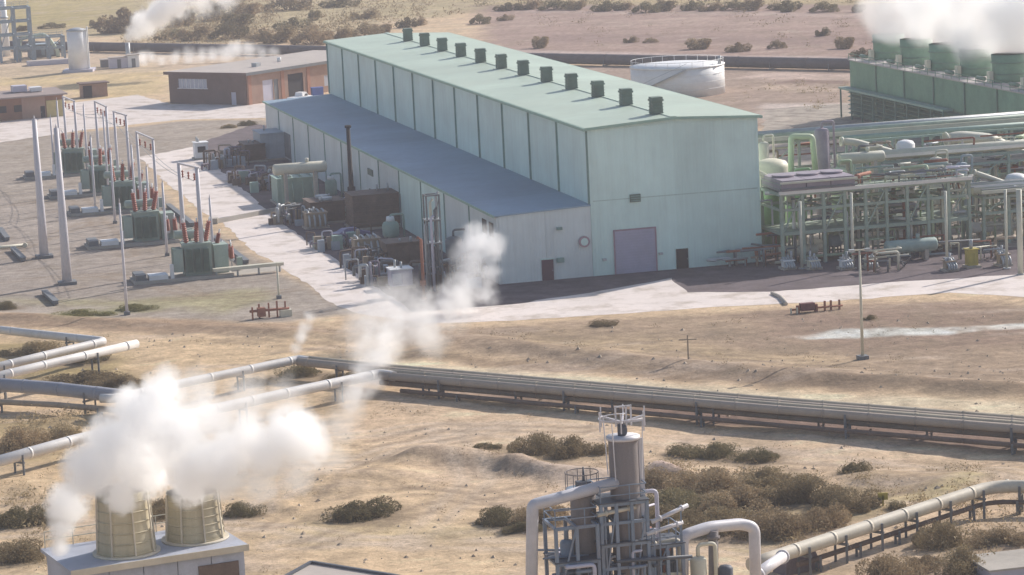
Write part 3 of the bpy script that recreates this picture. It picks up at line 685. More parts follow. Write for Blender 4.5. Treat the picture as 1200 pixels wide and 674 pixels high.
# low brown building at the left edge
p = G(76, 136); ang2 = HA + math.radians(6)
lb = thing('low_building', 'low brown building with yellow door panel, cut by the left edge of the view', 'building', p, ang2)
bx(-22, 0, .1, 9, 0, 3.9).build('wall', M['brick_red'], lb)
bx(-7.6, -3.4, -.06, .1, 0, 3.8).build('wall_panel', M['brick_or'], lb); bx(-3.2, -.2, -.08, .1, 0, 3.0).build('door', mat('yellow_panel', (.52, .42, .20), .7, .1, 1), lb)
d = bx(-4.3, -3.5, -.1, .1, 0, 2.1).build('door', M['dark'], lb); bx(-4.2, -4.1, -.14, -.1, 1, 1.1).build('handle', M['grey'], d)
for x in (-9, -12, -16): bx(x, x + 1.6, -.03, .12, 1.4, 2.6).build('window', M['dark'], lb)
rf = MB().hexa([(-22.5, -.8, 3.9), (.6, -.8, 3.9), (.6, 9.6, 4.3), (-22.5, 9.6, 4.3), (-22.5, -.8, 4.15), (.6, -.8, 4.15), (.6, 9.6, 4.55), (-22.5, 9.6, 4.55)]).build('roof', mat('mauve_brown_roof', (.30, .24, .22), .8, .1, .4), lb)
bx(-8, -5.5, 5, 7.5, 4.5, 5.6).build('roof_unit', M['lav'], rf); bx(-5, -3, 4, 6.5, 4.45, 5.2).build('roof_unit', M['white'], rf)
p = G(112, 114); hu = thing('brown_hut', 'small brown hut with thin roof and dark open end beside the pale road', 'hut', p, HA + .1)
bx(-2.4, 2.4, 0, 3, 0, 2.6).build('wall', M['brick_or'], hu); bx(-2.3, -.6, -.05, .02, 0, 2.3).build('door', M['dark'], hu); bx(-2.8, 2.8, -.5, 3.5, 2.6, 2.8).build('roof', M['brick'], hu)
# round tank behind the hall
pc = (G(848, 112) + G(745, 112)) / 2 + Vector((0, 3, 0)); R_ = (G(848, 112) - G(745, 112)).length / 2 * .98
tk = thing('storage_tank', 'large round white storage tank behind the far right side of the hall', 'tank', pc, 0)
hT = hgt(pc + Vector((0, -R_, 0)), 800, 81.5)
MB().cyl((0, 0), R_, R_, 0, hT, 48).build('shell', M['white'], tk)
MB().lathe((0, 0), [(R_ + .12, hT), (R_ + .12, hT + .15), (R_ * .5, hT + .55), (.01, hT + .8)], 48).build('roof', M['white'], tk)
for k in range(3):
    z = hT * (k + 1) / 4; MB().tube([(math.cos(t * math.pi / 24) * (R_ + .02), math.sin(t * math.pi / 24) * (R_ + .02), z) for t in range(48)], .03, 4, closed=True).build('shell_seam', M['white'], tk)
st_ = MB()
for k in range(24):
    a0 = math.radians(200 + k * 3.2); a1 = math.radians(203.2 + k * 3.2); z0_, z1_ = hT * k / 24, hT * (k + 1) / 24
    st_.bar((math.cos(a0) * (R_ + .45), math.sin(a0) * (R_ + .45), z0_), (math.cos(a1) * (R_ + .45), math.sin(a1) * (R_ + .45), z1_), .8, .1)
    st_.bar((math.cos(a0) * (R_ + .85), math.sin(a0) * (R_ + .85), z0_ + 1), (math.cos(a1) * (R_ + .85), math.sin(a1) * (R_ + .85), z1_ + 1), .06)
st_.build('stair', M['grey'], tk)
rl = MB()
rl.tube([(math.cos(t * math.pi / 24) * (R_ - .1), math.sin(t * math.pi / 24) * (R_ - .1), hT + 1.1) for t in range(48)], .04, 4, closed=True)
for t in range(24): a0 = t * math.pi / 12; rl.bar((math.cos(a0) * (R_ - .1), math.sin(a0) * (R_ - .1), hT), (math.cos(a0) * (R_ - .1), math.sin(a0) * (R_ - .1), hT + 1.1), .06)
rl.build('railing', M['white'], tk).scale = (1, 1, 1)
MB().tube([(R_ - 1, -3, hT), (R_ - 1, -3, hT + 1.6)], .3, 8).build('roof_vent', M['grey'], tk)
# far plant on the left: white tower, frames, small stack
p = G(93, 84); wt = thing('water_tower', 'white upright cylinder tank standing alone at the far left plant', 'tank', p, 0)
h_ = hgt(p, 93, 36); MB().cyl((0, 0), 2.15, 2.15, .6, h_, 24).build('shell', M['white'], wt); MB().lathe((0, 0), [(2.25, h_), (2.25, h_ + .15), (.8, h_ + .6), (.01, h_ + .65)], 24).build('roof', M['grey'], wt)
bx(-3.2, 3.2, -2.6, 2.6, 0, .6).build('plinth', M['lav'], wt); MB().bar((2.3, -.6, 0), (2.3, -.6, h_ + .8), .3, .3).build('ladder', M['white'], wt)
M['bluegrey'] = mat('blue_grey_steel', (.28, .34, .38), .6, .15, 1)
def frame(name, label, cat, loc, rz, W, D, levels, nx, ny, m, cs=.3, bs=.22, brace=True, rails=True, group=None, deck=None, deckm=None):
    """open steel frame with columns, beams, optional decks and rails; each member a part"""
    t = thing(name, label, cat, loc, rz, group); H_ = levels[-1]
    X_ = [W * i / nx for i in range(nx + 1)]; Y_ = [D * j / ny for j in range(ny + 1)]
    cme = None
    for x in X_:
        for y in Y_: MB().bar((x, y, 0), (x, y, H_), cs, cs).build('column', m, t)
    for li, z in enumerate(levels):
        for y in Y_: MB().bar((-cs / 2, y, z), (W + cs / 2, y, z), bs * .9, bs).build('beam', m, t)
        for x in X_: MB().bar((x, -cs / 2 - .05, z - .004), (x, D + cs / 2 + .05, z - .004), bs * .8, bs * .9).build('beam', m, t)
        if deck and li in deck: bx(-.15, W + .15, -.15, D + .15, z + bs / 2 + .005, z + bs / 2 + .07).build('deck', deckm or m, t)
    if brace:
        for i in range(0, nx, 2):
            MB().bar((X_[i], -.02, levels[0] if len(levels) > 1 else 0), (X_[i + 1], -.02, H_), bs * .5).build('brace', m, t)
    if rails:
        r_ = MB()
        for y in (0, D):
            for hh in (.55, 1.1): r_.bar((0, y, H_ + hh), (W, y, H_ + hh), .06)
            for k in range(int(W / 1.8) + 1): r_.bar((min(W, k * 1.8), y, H_), (min(W, k * 1.8), y, H_ + 1.1), .06)
        for x in (0, W):
            for hh in (.55, 1.1): r_.bar((x, 0, H_ + hh), (x, D, H_ + hh), .06)
        r_.build('handrail', m, t)
    return t
t = frame('process_structure', 'tall blue grey steel frame at the far left edge', 'structure', G(2, 74), RZ, 7, 6, [3, 6, 9, 12], 2, 1, M['bluegrey'], .5, .4)
t = frame('process_structure', 'low blue grey steel frame left of the white tower tank', 'structure', G(24, 72), RZ, 10, 6, [2.5, 5], 3, 1, M['bluegrey'], .5, .35)
t = thing('flue_stack', 'slim white chimney rising behind the far left frame', 'chimney', G(8, 66)); h_ = hgt(t.location, 8, -8); MB().cyl((0, 0), .9, .7, 0, h_, 12).build('shaft', M['white'], t); MB().cyl((0, 0), 1.0, 1.0, h_ * .6, h_ * .6 + .4, 12).build('collar', M['grey'], t)
t = thing('pipe_loop', 'pale green arched pipe beside the far left frames', 'pipe', G(50, 68), RZ)
MB().tube(smooth_path([(-5, 0, 0), (-5, 0, 4.6), (1, 0, 5.4), (3.5, 0, 1.5), (3.5, 0, 0)], 1.2), .42, 10).build('pipe', mat('pale_green_pipe', (.45, .52, .42), .5, .1, 1), t); bx(-5.6, -4.4, -.6, .6, 0, .3).build('footing', M['pad'], t)
t = thing('equipment_shed', 'dark open fronted equipment shed between arched pipe and white tower tank', 'shed', G(51, 67), RZ)
bx(-3.2, 3.4, 0, 4, 0, 2.8).build('wall', M['greydk'], t); bx(-3.4, 3.6, -.3, 4.2, 2.8, 3.0).build('roof', M['bluegrey'], t)
for x in (-2, 0, 2): bx(x - .4, x + .4, -.15, 0, .4, 1.8).build('cabinet', M['bluegrey'], t)
t = thing('cooling_basin', 'long pale low basin below the white tower tank', 'basin', G(60, 76), RZ); bx(-5, 6, 0, 4, 0, .9).build('wall', M['lav'], t); bx(-4.7, 5.7, .3, 3.7, .9, 1.0).build('rim', M['roof_grey'], t)
p = G(151, 77); t = thing('vent_stack', 'short grey vent stack sending up steam at the far left', 'chimney', p); h_ = hgt(p, 151, 50); MB().cyl((0, 0), .55, .5, 0, h_, 12).build('shaft', M['grey'], t); MB().cyl((0, 0), .75, .75, 0, .8, 12).build('base', M['lav'], t)
for k, (a, b_, w, h, mm, lab) in enumerate([(140, 80, 4, 2.2, 'lav', 'mauve pump house left of the steaming vent stack'), (157, 79, 2.4, 2.6, 'white', 'white cabinet right of the steaming vent stack'), (126, 79, 2.5, 1.6, 'greydk', 'dark low box between white tower tank and vent stack')]):
    t = thing('pump_house', lab, 'shed', G(a, b_), RZ); bx(-w / 2, w / 2, 0, 2.5, 0, h).build('wall', M[mm], t); bx(-w / 2 - .15, w / 2 + .15, -.15, 2.65, h, h + .15).build('roof', M['roof_grey'], t); bx(-.4, .4, -.05, 0, 0, 1.9 if h > 2 else 1.3).build('door', M['greydk'], t)
# distant canal-side pipeline: dark band crossing behind everything
def pipe_thing(label, pts, r, m, sup_every=8, sup_h=None, k=12, name='pipeline', bend=1.5, joints=3.6, group=None, cat='pipeline', ground=True):
    pts = [Vector(p) for p in pts]; o0 = Vector((pts[0].x, pts[0].y, 0)); t = thing(name, label, cat, o0, 0, group)
    pl = [p - o0 for p in pts]
    MB().tube(smooth_path(pl, bend), r, k).build('pipe', m, t)
    for a, b_ in zip(pl[:-1], pl[1:]):
        d = b_ - a; n = int(d.length // sup_every)
        if abs(d.normalized().z) > .5: continue
        sd = d.cross(Vector((0, 0, 1))).normalized()
        for i in range(n):
            q = a + d * ((i + .5) / n); gz = float(ground_z(q.x + o0.x, q.y + o0.y)) if ground else 0
            mb = MB(); mb.bar(q + sd * (r * 1.05) + Vector((0, 0, -q.z + gz - .3)), q + sd * (r * 1.05) + Vector((0, 0, .1)), .16); mb.bar(q - sd * (r * 1.05) + Vector((0, 0, -q.z + gz - .3)), q - sd * (r * 1.05) + Vector((0, 0, .1)), .16)
            mb.bar(q - sd * (r * 1.3) + Vector((0, 0, -r - .08)), q + sd * (r * 1.3) + Vector((0, 0, -r - .08)), .16)
            mb.build('support', M['greydk'], t)
        nj = int(d.length // joints)
        for i in range(nj):
            q = a + d * ((i + .25) / nj); dd = d.normalized(); MB().tube([q - dd * .12, q + dd * .12], r * 1.045, k).build('pipe_clamp', m, t)
    return t
M['pipe_dist'] = mat('dull_insulated_pipe', (.13, .115, .115), .8, .15, .5)
A_, B_, C_ = G(-40, 58), G(385, 66), G(620, 75); D_ = G(1010, 83)
def zz(v, z): return Vector((v.x, v.y, z))
pipe_thing('dark insulated pipeline crossing the far fields behind hall and white round tank', [zz(A_, 1.2), zz(B_, 1.2), zz(C_, 1.2), zz(D_, 1.2), zz(G(1260, 92), 1.2)], 1.05, M['pipe_dist'], 12, joints=14, ground=False)
# ------------------------------------------------------------------ switchyard on the left
M['xgreen'] = mat('transformer_green', (.32, .40, .35), .6, .12, .8, dirt=(.30, .28, .22), dirt_amt=.4)
M['xgreendk'] = mat('radiator_green', (.18, .25, .21), .6, .15, 1.2)
M['porcelain'] = mat('red_brown_porcelain', (.34, .10, .07), .5, .12, 1)
M['pole'] = mat('pale_steel_pole', (.60, .57, .59), .5, .08, .8, dirt=(.38, .34, .34), dirt_amt=.4)
def bushing(t, a, b_, m=None):
    a = Vector(a); b_ = Vector(b_); d = b_ - a; n = 9; P = []; R = []
    for i in range(n):
        P += [a + d * (i / n), a + d * ((i + .45) / n), a + d * ((i + .5) / n), a + d * ((i + .95) / n)]; R += [.18, .18, .31 - .006 * i, .29 - .006 * i]
    o = MB().tube(P, R, 10).build('bushing', m or M['porcelain'], t); o2 = MB().tube([b_, b_ + d.normalized() * .5], .09, 6).build('terminal', M['white'], o); return o
def transformer(label, loc, s=1.0, var=0):
    t = thing('power_transformer', label, 'transformer', loc, RZ, 'green transformers in a line down the switchyard')
    bx(-7.0, 4.2, -2.2, 2.6, 0, .35).build('pad', M['pad'], t)
    bx(-5.3, -3.2, -2.0, 0.2, .35, .85).build('curb_block', M['white'], t); bx(-6.8, -5.6, -1.8, 1.6, .35, 1.0).build('curb_block', M['greydk'], t)
    H = 3.8 * s
    bx(-1.1, 1.9, -1.0, 1.3, .35, H).build('tank', M['xgreen'], t); bx(-1.25, 2.05, -1.15, 1.45, H, H + .18).build('tank_lid', M['xgreen'], t)
    for k in range(5):
        rd_ = MB()
        for j in range(5): rd_.box(-2.35, -1.3, -1.3 + k * .56 + j * .09, -1.25 + k * .56 + j * .09, .9, H - .3)
        if k < 4: rd_.build('radiator', M['xgreendk'] if k % 2 else M['xgreen'], t)
    for x in (-.9, .05, 1.0):
        rd_ = MB()
        for j in range(5): rd_.box(x + j * .13, x + .06 + j * .13, -1.75, -1.1, .8, H - .4)
        rd_.build('radiator', M['xgreendk'], t)
    bx(2.3, 3.9, -.6, 1.9, .35, H * .93).build('tap_changer', M['xgreen'], t)
    MB().tank((-1.6, 1.9, H + .9), (1.6, 1.9, H + .9), .48, 12).build('conservator', M['xgreen'], t)
    MB().bar((0, 1.9, H - .6), (0, 1.9, H + .5), .2).build('bracket', M['xgreendk'], t)
    for k, x in enumerate((-.7, .45, 1.5)): bushing(t, (x, -.1 + .1 * k, H + .2), (x - .25 + .35 * k, -.5, H + 2.5))
    bushing(t, (2.9, 1.0, H * .93), (3.2, 1.0, H * .93 + 1.1)) if var else None
    bx(-2.9, -2.5, -1.9, -1.4, .35, 1.9).build('control_box', M['white'], t)
    return t
TR = [((228, 325), 'nearest green transformer, with a concrete cable duct running off to its right', 1), ((168, 285), 'second nearest green transformer, its three red bushings leaning apart', 0),
      ((142, 247), 'middle green transformer of the five, partly behind the second nearest', 1), ((116, 227), 'fourth green transformer from the front, red bushings against the bare ground', 0), ((84, 205), 'farthest green transformer, beside the tall pole by the pale road', 1)]
for (pp, lab, v) in TR: transformer(lab, G(*pp), 1.0, v)
def pole(label, base, top, r0, r1, plinth=.0, m=None, name='steel_pole', group='slim steel poles of the switchyard', cat='pole', arm=None):
    b_ = G(*base); h = hgt(b_, *top); tp = thing(name, label, cat, b_, RZ, group)
    MB().tube([(0, 0, 0), (0, 0, h * .35), (0, 0, h)], [r0, r0 * .7 + r1 * .3, r1], 12).build('shaft', m or M['pole'], tp)
    if plinth: bx(-plinth, plinth, -plinth, plinth, 0, .35).build('footing', M['greydk'], tp)
    MB().tube([(0, 0, h), (0, 0, h + .5)], [r1 * .6, .02], 8).build('cap', m or M['pole'], tp)
    if arm:
        for a0, a1 in arm: bb = MB().bar((a0, 0, h - .4), (a1, 0, h - .4), .18).build('crossarm', m or M['pole'], tp)
    return tp, b_, h
pole('thick pale tapered mast, left of the pair standing on dark footings', (52, 302), (43, 140), .56, .27, 1.0, group='thick pale masts on the open gravel')
pole('thick pale tapered mast, nearer and right of the pair on dark footings', (79, 333), (67, 150), .56, .27, 1.0, group='thick pale masts on the open gravel')
pole('thin grey lightning mast alone near the front of the switchyard gravel', (149, 369), (146, 238), .17, .09, .3)
def gantry(label, a, b_, ya, yb, r=.16):
    A = G(*a); B = G(*b_); h = (hgt(A, 0, ya) + hgt(B, 0, yb)) / 2; t = thing('line_gantry', label, 'gantry', A, 0, 'two-pole line gantries over the transformers'); d = B - A
    for q in (Vector((0, 0, 0)), d): MB().tube([q, q + Vector((0, 0, h))], [r * 1.35, r], 10).build('leg', M['pole'], t)
    for dz in (0,): MB().bar(Vector((0, 0, h + dz)) - d.normalized() * .4, d + Vector((0, 0, h + dz)) + d.normalized() * .4, .2).build('crossbeam', M['pole'], t)
    for k in range(3):
        q = d * ((k + .5) / 3); MB().tube([q + Vector((0, 0, h - .7 - .16 * j)) for j in range(6)], [.06, .15] * 3, 8).build('insulator', M['porcelain'], t)
    return A, B, h
gs = [gantry('nearest two-pole gantry, over the nearest green transformer', (218, 318), (239, 325), 190, 198, .22), gantry('second gantry, over the second nearest green transformer', (168, 270), (187, 281), 154, 164),
      gantry('middle gantry between the second and third green transformers', (141, 240), (155, 246), 128, 138), gantry('fourth gantry from the front, behind the middle green transformer', (118, 214), (131, 222), 118, 126),
      gantry('farthest gantry, by the farthest green transformer', (80, 198), (93, 205), 112, 120)]
for k, (a, b_) in enumerate(zip(gs[:-1], gs[1:])):
    t = thing('conductor_span', ['wires strung between the nearest and the second gantry', 'wires strung between the second and the middle gantry', 'wires strung between the middle and fourth gantry', 'wires strung between the fourth and farthest gantry'][k], 'wires', (a[0].x, a[0].y, 0), 0)
    for q in (.2, .8):
        p0 = a[0].lerp(a[1], q) + Vector((0, 0, a[2] - 1.6)); p1 = b_[0].lerp(b_[1], q) + Vector((0, 0, b_[2] - 1.6)); o0 = Vector((a[0].x, a[0].y, 0))
        MB().tube([p0.lerp(p1, s / 6) - o0 - Vector((0, 0, 4 * .5 * (s / 6) * (1 - s / 6))) for s in range(7)], .035, 4).build('wire', M['grey'], t)
for (bp, tp_, lab) in [((64, 205), (60, 138), 'short slim pole left of the farthest transformer'), ((104, 212), (100, 124), 'slim pole between the two farthest transformers'), ((128, 236), (122, 132), 'slim pole just behind the fourth transformer'),
                      ((160, 262), (154, 170), 'slim pole behind the left radiators of the second transformer'), ((177, 276), (172, 196), 'slim short pole at the right corner of the second transformer'),
                      ((72, 196), (69, 118), 'slim pole just right of the farther thick mast top'), ((135, 262), (131, 176), 'slim pole left of the second transformer'), ((196, 300), (192, 214), 'slim pole between the two nearest transformers'), ((112, 246), (108, 160), 'slim pole left of the middle transformer'), ((250, 300), (247, 232), 'slim short pole behind the nearest transformer right end')]:
    pole(lab, bp, tp_, .17, .12, .25)
# oil breakers: smaller green boxes with red bushings beside the transformers
def breaker(label, pp, s=1):
    t = thing('circuit_breaker', label, 'breaker', G(*pp), RZ, 'red and white breakers beside the transformers')
    for x in (-1, 0, 1):
        MB().bar((x * .9, 0, 0), (x * .9, 0, 1.2 * s), .12).build('leg', M['grey'], t); MB().tank((x * .9, -.5, 1.35 * s), (x * .9, .5, 1.35 * s), .26, 10).build('tank', M['pole'], t)
        bushing(t, (x * .9, -.4, 1.5 * s), (x * .9 - .1, -.9, 2.9 * s)); bushing(t, (x * .9, .4, 1.5 * s), (x * .9 + .1, .9, 2.9 * s))
    bx(1.5, 2.1, -.3, .3, .2, 1.5).build('control_box', M['xgreen'], t)
for lab, pp in (('red breaker at the right foot of the nearest transformer', (263, 318)), ('red breaker on the gravel between the nearest two transformers', (206, 283)), ('red breaker right of the middle transformer', (172, 246)), ('red breaker right of the farthest transformers', (122, 200)), ('red breaker behind the fourth transformer', (146, 221))): breaker(lab, pp)
# cable duct on legs to the right of the nearest transformer
a, b_ = G(250, 326), G(332, 318); t = thing('cable_duct', 'long pale cable duct on short legs right of the nearest transformer', 'duct', a, 0); d = b_ - a
MB().bar((0, 0, .9), d + Vector((0, 0, .9)), .9, .35).build('trough', M['cream'], t)
for q in (.05, .35, .65, .95): MB().bar(d * q, d * q + Vector((0, 0, .75)), .2).build('leg', M['grey'], t)
pole('thin cream post at the right end of the cable duct', (327, 350), (325, 312), .12, .1, .25, M['cream'], 'cream_post', None, 'post')
M['rust'] = mat('rusty_red_steel', (.30, .13, .09), .8, .2, 1.2)
t = thing('valve_skid', 'rusty red valve cluster with short posts beside the pale road bend', 'valves', G(318, 372), RZ)
for x in (-2, -1.2, -.2, .6, 1.5): MB().bar((x, (x * 7 % 1) - .5, 0), (x, (x * 7 % 1) - .5, 1.3 + .5 * ((x * 13) % 1)), .16).build('post', M['rust'], t)
MB().tube([(-2.2, 0, .8), (1.9, 0, .8)], .14, 8).build('pipe', M['rust'], t); bx(-1.4, -.6, -.4, .4, .2, 1.1).build('valve_body', M['rust'], t); bx(.9, 2.1, -.5, .4, 0, .7).build('valve_body', M['cream'], t)
for lab, a, b_ in (('short dark beam lying on gravel at the left edge', (0, 271), (9, 283)), ('short dark beam lying left of the nearer thick mast', (15, 294), (28, 307)), ('short dark beam lying in front of the nearer thick mast', (52, 345), (66, 358)), ('dark rail lying from the second transformer towards the road', (197, 243), (226, 266)), ('dark rail lying right of the nearest transformer', (251, 281), (289, 310))):
    A, B = G(*a), G(*b_); t = thing('steel_beam', lab, 'beam', A, 0, 'dark beams on the switchyard gravel'); MB().bar((0, 0, .28), B - A + Vector((0, 0, .28)), .5, .4).build('web', M['greydk'], t); MB().bar((0, 0, .5), B - A + Vector((0, 0, .5)), .7, .06).build('flange', M['greydk'], t)
A, B = G(-30, 296), G(30, 290); t = thing('ground_pipe', 'pale pipe lying on the gravel at the left edge', 'pipe', A); MB().tube([(0, 0, .3), B - A + Vector((0, 0, .3))], .22, 8).build('pipe', M['cream'], t); MB().tube([B - A + Vector((0, 0, .3)), B - A + Vector((0, -.3, .3))], .3, 8).build('elbow', M['cream'], t)
# ------------------------------------------------------------------ equipment yard along the annex, in the hall's shade
M['mauve_dk'] = mat('dark_mauve_metal', (.17, .14, .18), .7, .15, 1); M['yd_brown'] = mat('brown_casing', (.15, .11, .09), .7, .2, .9); M['yd_grey'] = mat('grey_blue_casing', (.36, .40, .44), .6, .1, .8); M['yd_tan'] = mat('tan_casing', (.34, .27, .20), .7, .15, .9)
M['yd_green'] = mat('grey_green_casing', (.30, .40, .34), .6, .12, .9); M['yd_vio'] = mat('violet_grey_paint', (.18, .16, .30), .4, .08, .9)
def unit(name, label, cat, pp, w, d, h, m, kind=0, seed=0, uv=None, top=None):
    """machine housing on a plinth with panels, roof lip, pipes, fans or louvres"""
    r_ = random.Random(seed); p = L(*uv) if uv else G(*pp); t = thing(name, label, cat, p, RZ)
    bx(-w / 2 - .25, w / 2 + .25, -.25, d + .25, 0, .25).build('plinth', M['pad'], t)
    bx(-w / 2, w / 2, 0, d, .25, h).build('casing', m, t)
    if kind in (0, 1):
        n = max(2, int(w / 1.2))
        for i in range(n):
            a = -w / 2 + i * w / n + .08; bx(a, a + w / n - .16, -.06, -.002, .5, h - .35).build('side_panel', m if i % 2 else (top or m), t)
    if kind == 1:
        for i in range(max(1, int(d / 2.2))): q = MB().cyl((0, (i + .5) * d / max(1, int(d / 2.2))), min(w, 2.2) * .36, min(w, 2.2) * .4, h, h + .5, 14).build('fan_ring', top or M['grey'], t)
    if kind == 2:
        for i in range(6): bx(-w / 2 - .08, w / 2 + .08, -.1, d + .1, .5 + i * (h - .8) / 6, .62 + i * (h - .8) / 6).build('louvre', top or m, t)
    if kind == 3:
        for i in range(4):
            x = -w / 2 + (i + .5) * w / 4; MB().tube(smooth_path([(x, -.5, .2), (x, -.5, h * .6), (x, .6, h + .3), (x, d, h + .3)], .4, 3), .12, 8).build('pipe', top or M['grey'], t)
    bx(-w / 2 - .12, w / 2 + .12, -.12, d + .12, h, h + .12).build('lid', top or m, t)
    for i in range(2): x = r_.uniform(-w / 3, w / 3); y = r_.uniform(.2, d * .8); MB().tube([(x, y, h + .1), (x, y, h + .3 + r_.random() * .8)], .13, 8).build('vent_pipe', M['grey'], t)
    return t
def vessel(label, p, r, h, m, legs=True, name='process_vessel', cat='vessel', nozzle=True, rz=RZ, band=None, platform=None):
    t = thing(name, label, cat, p, rz)
    z0 = .9 if legs else 0
    if legs:
        for a in range(4): MB().bar((r * .8 * math.cos(a * 1.57 + .78), r * .8 * math.sin(a * 1.57 + .78), 0), (r * .8 * math.cos(a * 1.57 + .78), r * .8 * math.sin(a * 1.57 + .78), z0 + .4), .14).build('leg', M['greydk'], t)
    MB().lathe((0, 0), [(r * .3, z0), (r * .8, z0 + r * .15), (r, z0 + r * .45), (r, h - r * .45), (r * .8, h - r * .15), (r * .3, h)], 20).build('shell', m, t)
    if nozzle: MB().tube(smooth_path([(0, 0, h - .1), (0, 0, h + .7), (r + .6, 0, h + .7), (r + .6, 0, .2)], .3, 4), .13, 8).build('pipe', m, t)
    if band: MB().cyl((0, 0), r * 1.04, r * 1.04, h * .5, h * .5 + .2, 20).build('band', band, t)
    if platform:
        pf = MB().cyl((0, 0), r + .8, r + .8, platform, platform + .08, 16).build('platform', M['greydk'], t); rr = MB()
        rr.tube([(math.cos(a * math.pi / 8) * (r + .8), math.sin(a * math.pi / 8) * (r + .8), platform + 1.1) for a in range(16)], .035, 4, closed=True)
        for a in range(8): rr.bar((math.cos(a * math.pi / 4) * (r + .8), math.sin(a * math.pi / 4) * (r + .8), platform), (math.cos(a * math.pi / 4) * (r + .8), math.sin(a * math.pi / 4) * (r + .8), platform + 1.1), .05)
        rr.build('railing', M['grey'], pf)
    return t
def drum(label, p, length, r, z, m, rz=RZ, name='horizontal_drum', cat='tank', nozzle=True):
    t = thing(name, label, cat, p, rz); MB().tank((-length / 2, 0, z), (length / 2, 0, z), r, 18).build('shell', m, t)
    for x in (-length * .3, length * .3): bx(x - .2, x + .2, -r * .8, r * .8, 0, z - r * .6).build('saddle', M['pad'], t)
    if nozzle: MB().cyl((length * .15, 0), .22, .22, z + r * .9, z + r + .5, 10).build('nozzle', m, t)
    return t
YM = dict(b=M['yd_brown'], g=M['yd_grey'], t=M['yd_tan'], n=M['yd_green'])
unit('guard_booth', 'small white booth with dark window beside the road', 'booth', (237, 187), 2.0, 2.2, 2.5, M['white'], 9, 1); 
bt = bpy.data.objects['guard_booth']; bx(-.6, .6, -.07, -.003, 1.1, 2.0).build('window', M['dark'], bt)
unit('equipment_housing', 'large blue grey housing at the far corner of the side annex', 'housing', (330, 187), 6.0, 7, 4.0, YM['g'], 0, 2)
unit('equipment_housing', 'brown louvred housing before the far housing near the road', 'housing', (300, 190), 3.0, 6, 2.6, YM['b'], 2, 3)
unit('transformer_housing', 'grey green housing under the long cream drum beside the annex', 'housing', (350, 239), 5.4, 5, 3.4, YM['n'], 3, 4, top=M['yd_green'])
t = drum('long cream drum lit by the sun above the shaded grey green housing', G(354, 243), 6.6, .75, 5.2, M['cream']); 
for x in (-2.3, 2.3): MB().bar((x, .5, 0), (x, .5, 4.6), .25).build('leg', M['yd_green'], t)
t = thing('flue_stack', 'slim black chimney rising above the slate blue annex roof', 'chimney', G(414, 258), 0); h_ = hgt(t.location, 405, 147)
MB().tube([(0, 0, 0), (0, 0, h_ * .35), (0, 0, h_ * .36), (0, 0, h_)], [.55, .5, .32, .24], 12).build('shaft', M['dark'], t); MB().cyl((0, 0), .42, .42, h_ - .3, h_, 12).build('cap', M['dark'], t)
unit('condenser_unit', 'big dark brown louvred condenser block against the annex wall', 'condenser', (445, 268), 6.4, 5, 4.2, YM['b'], 2, 5)
unit('condenser_unit', 'dark brown finned block left of the black chimney', 'condenser', (385, 262), 4.4, 5, 2.7, YM['b'], 1, 6)
unit('pump_skid', 'tan pump skid with bent pipes at the feet of the grey green housing', 'pump', (372, 268), 2.6, 2, 1.9, YM['t'], 3, 7)
unit('pump_skid', 'tan pump skid between the violet car and the white topped vessel', 'pump', (432, 302), 3.0, 2.2, 2.1, YM['t'], 3, 8)
unit('condenser_unit', 'wide brown block behind the column of red and grey pipes', 'condenser', (474, 312), 3.8, 4, 2.6, YM['b'], 0, 9)
unit('control_cabinet', 'light grey topped cabinet beside the road edge', 'cabinet', (472, 338), 2.3, 2.2, 2.0, M['lav'], 0, 10, top=M['white'])
car('violet grey car parked in shade between brown condenser blocks', G(412, 281), RZ + .1, M['yd_vio'], 'car')
vessel('green vessel with white domed top near the road', G(459, 288), 1.0, 3.0, YM['n'], True); vessel('small green vessel with white cap below the black chimney', G(389, 238), .8, 3.2, YM['n'], True)
for nm in ('process_vessel', 'process_vessel.001'):
    o = bpy.data.objects[nm]; MB().cyl((0, 0), .55, .45, 2.95 if nm == 'process_vessel' else 3.15, 3.5 if nm == 'process_vessel' else 3.6, 14).build('cap', M['white'], o)
rr_ = random.Random(5)
t = frame('pipe_tower', 'tall narrow steel tower of grey pipes by the annex wall', 'structure', G(505, 341), RZ, 1.4, 1.4, [2.5, 5, 7.5, 10.2], 1, 1, M['greydk'], .16, .14, rails=False, deck=(1, 2), deckm=M['grey'])
for i, (x, y) in enumerate(((-.2, .4), (.35, -.3), (.9, .2), (.6, .9), (1.2, .6))): MB().tube([(x, y, 0), (x, y, 7 + i * .8), (x + .3, y, 7.3 + i * .8)], .15, 8).build('pipe', [M['grey'], M['lav'], M['greydk'], M['cream'], M['grey']][i], t)
t = thing('red_standpipe', 'slim rusty red standpipe at the road edge before the pipe tower', 'pipe', G(497, 352), 0); MB().tube([(0, 0, 0), (0, 0, 6.4), (-.4, 0, 6.7)], .16, 8).build('pipe', M['rust'], t); MB().cyl((0, 0), .3, .3, 0, .3, 8).build('flange', M['rust'], t); bx(-.3, .3, -.3, .3, 1.6, 2.1).build('valve_body', M['rust'], t)
vessel('dark squat vessel wrapped in steam beside the annex corner', G(533, 312), .95, 3.4, M['greydk'], True)
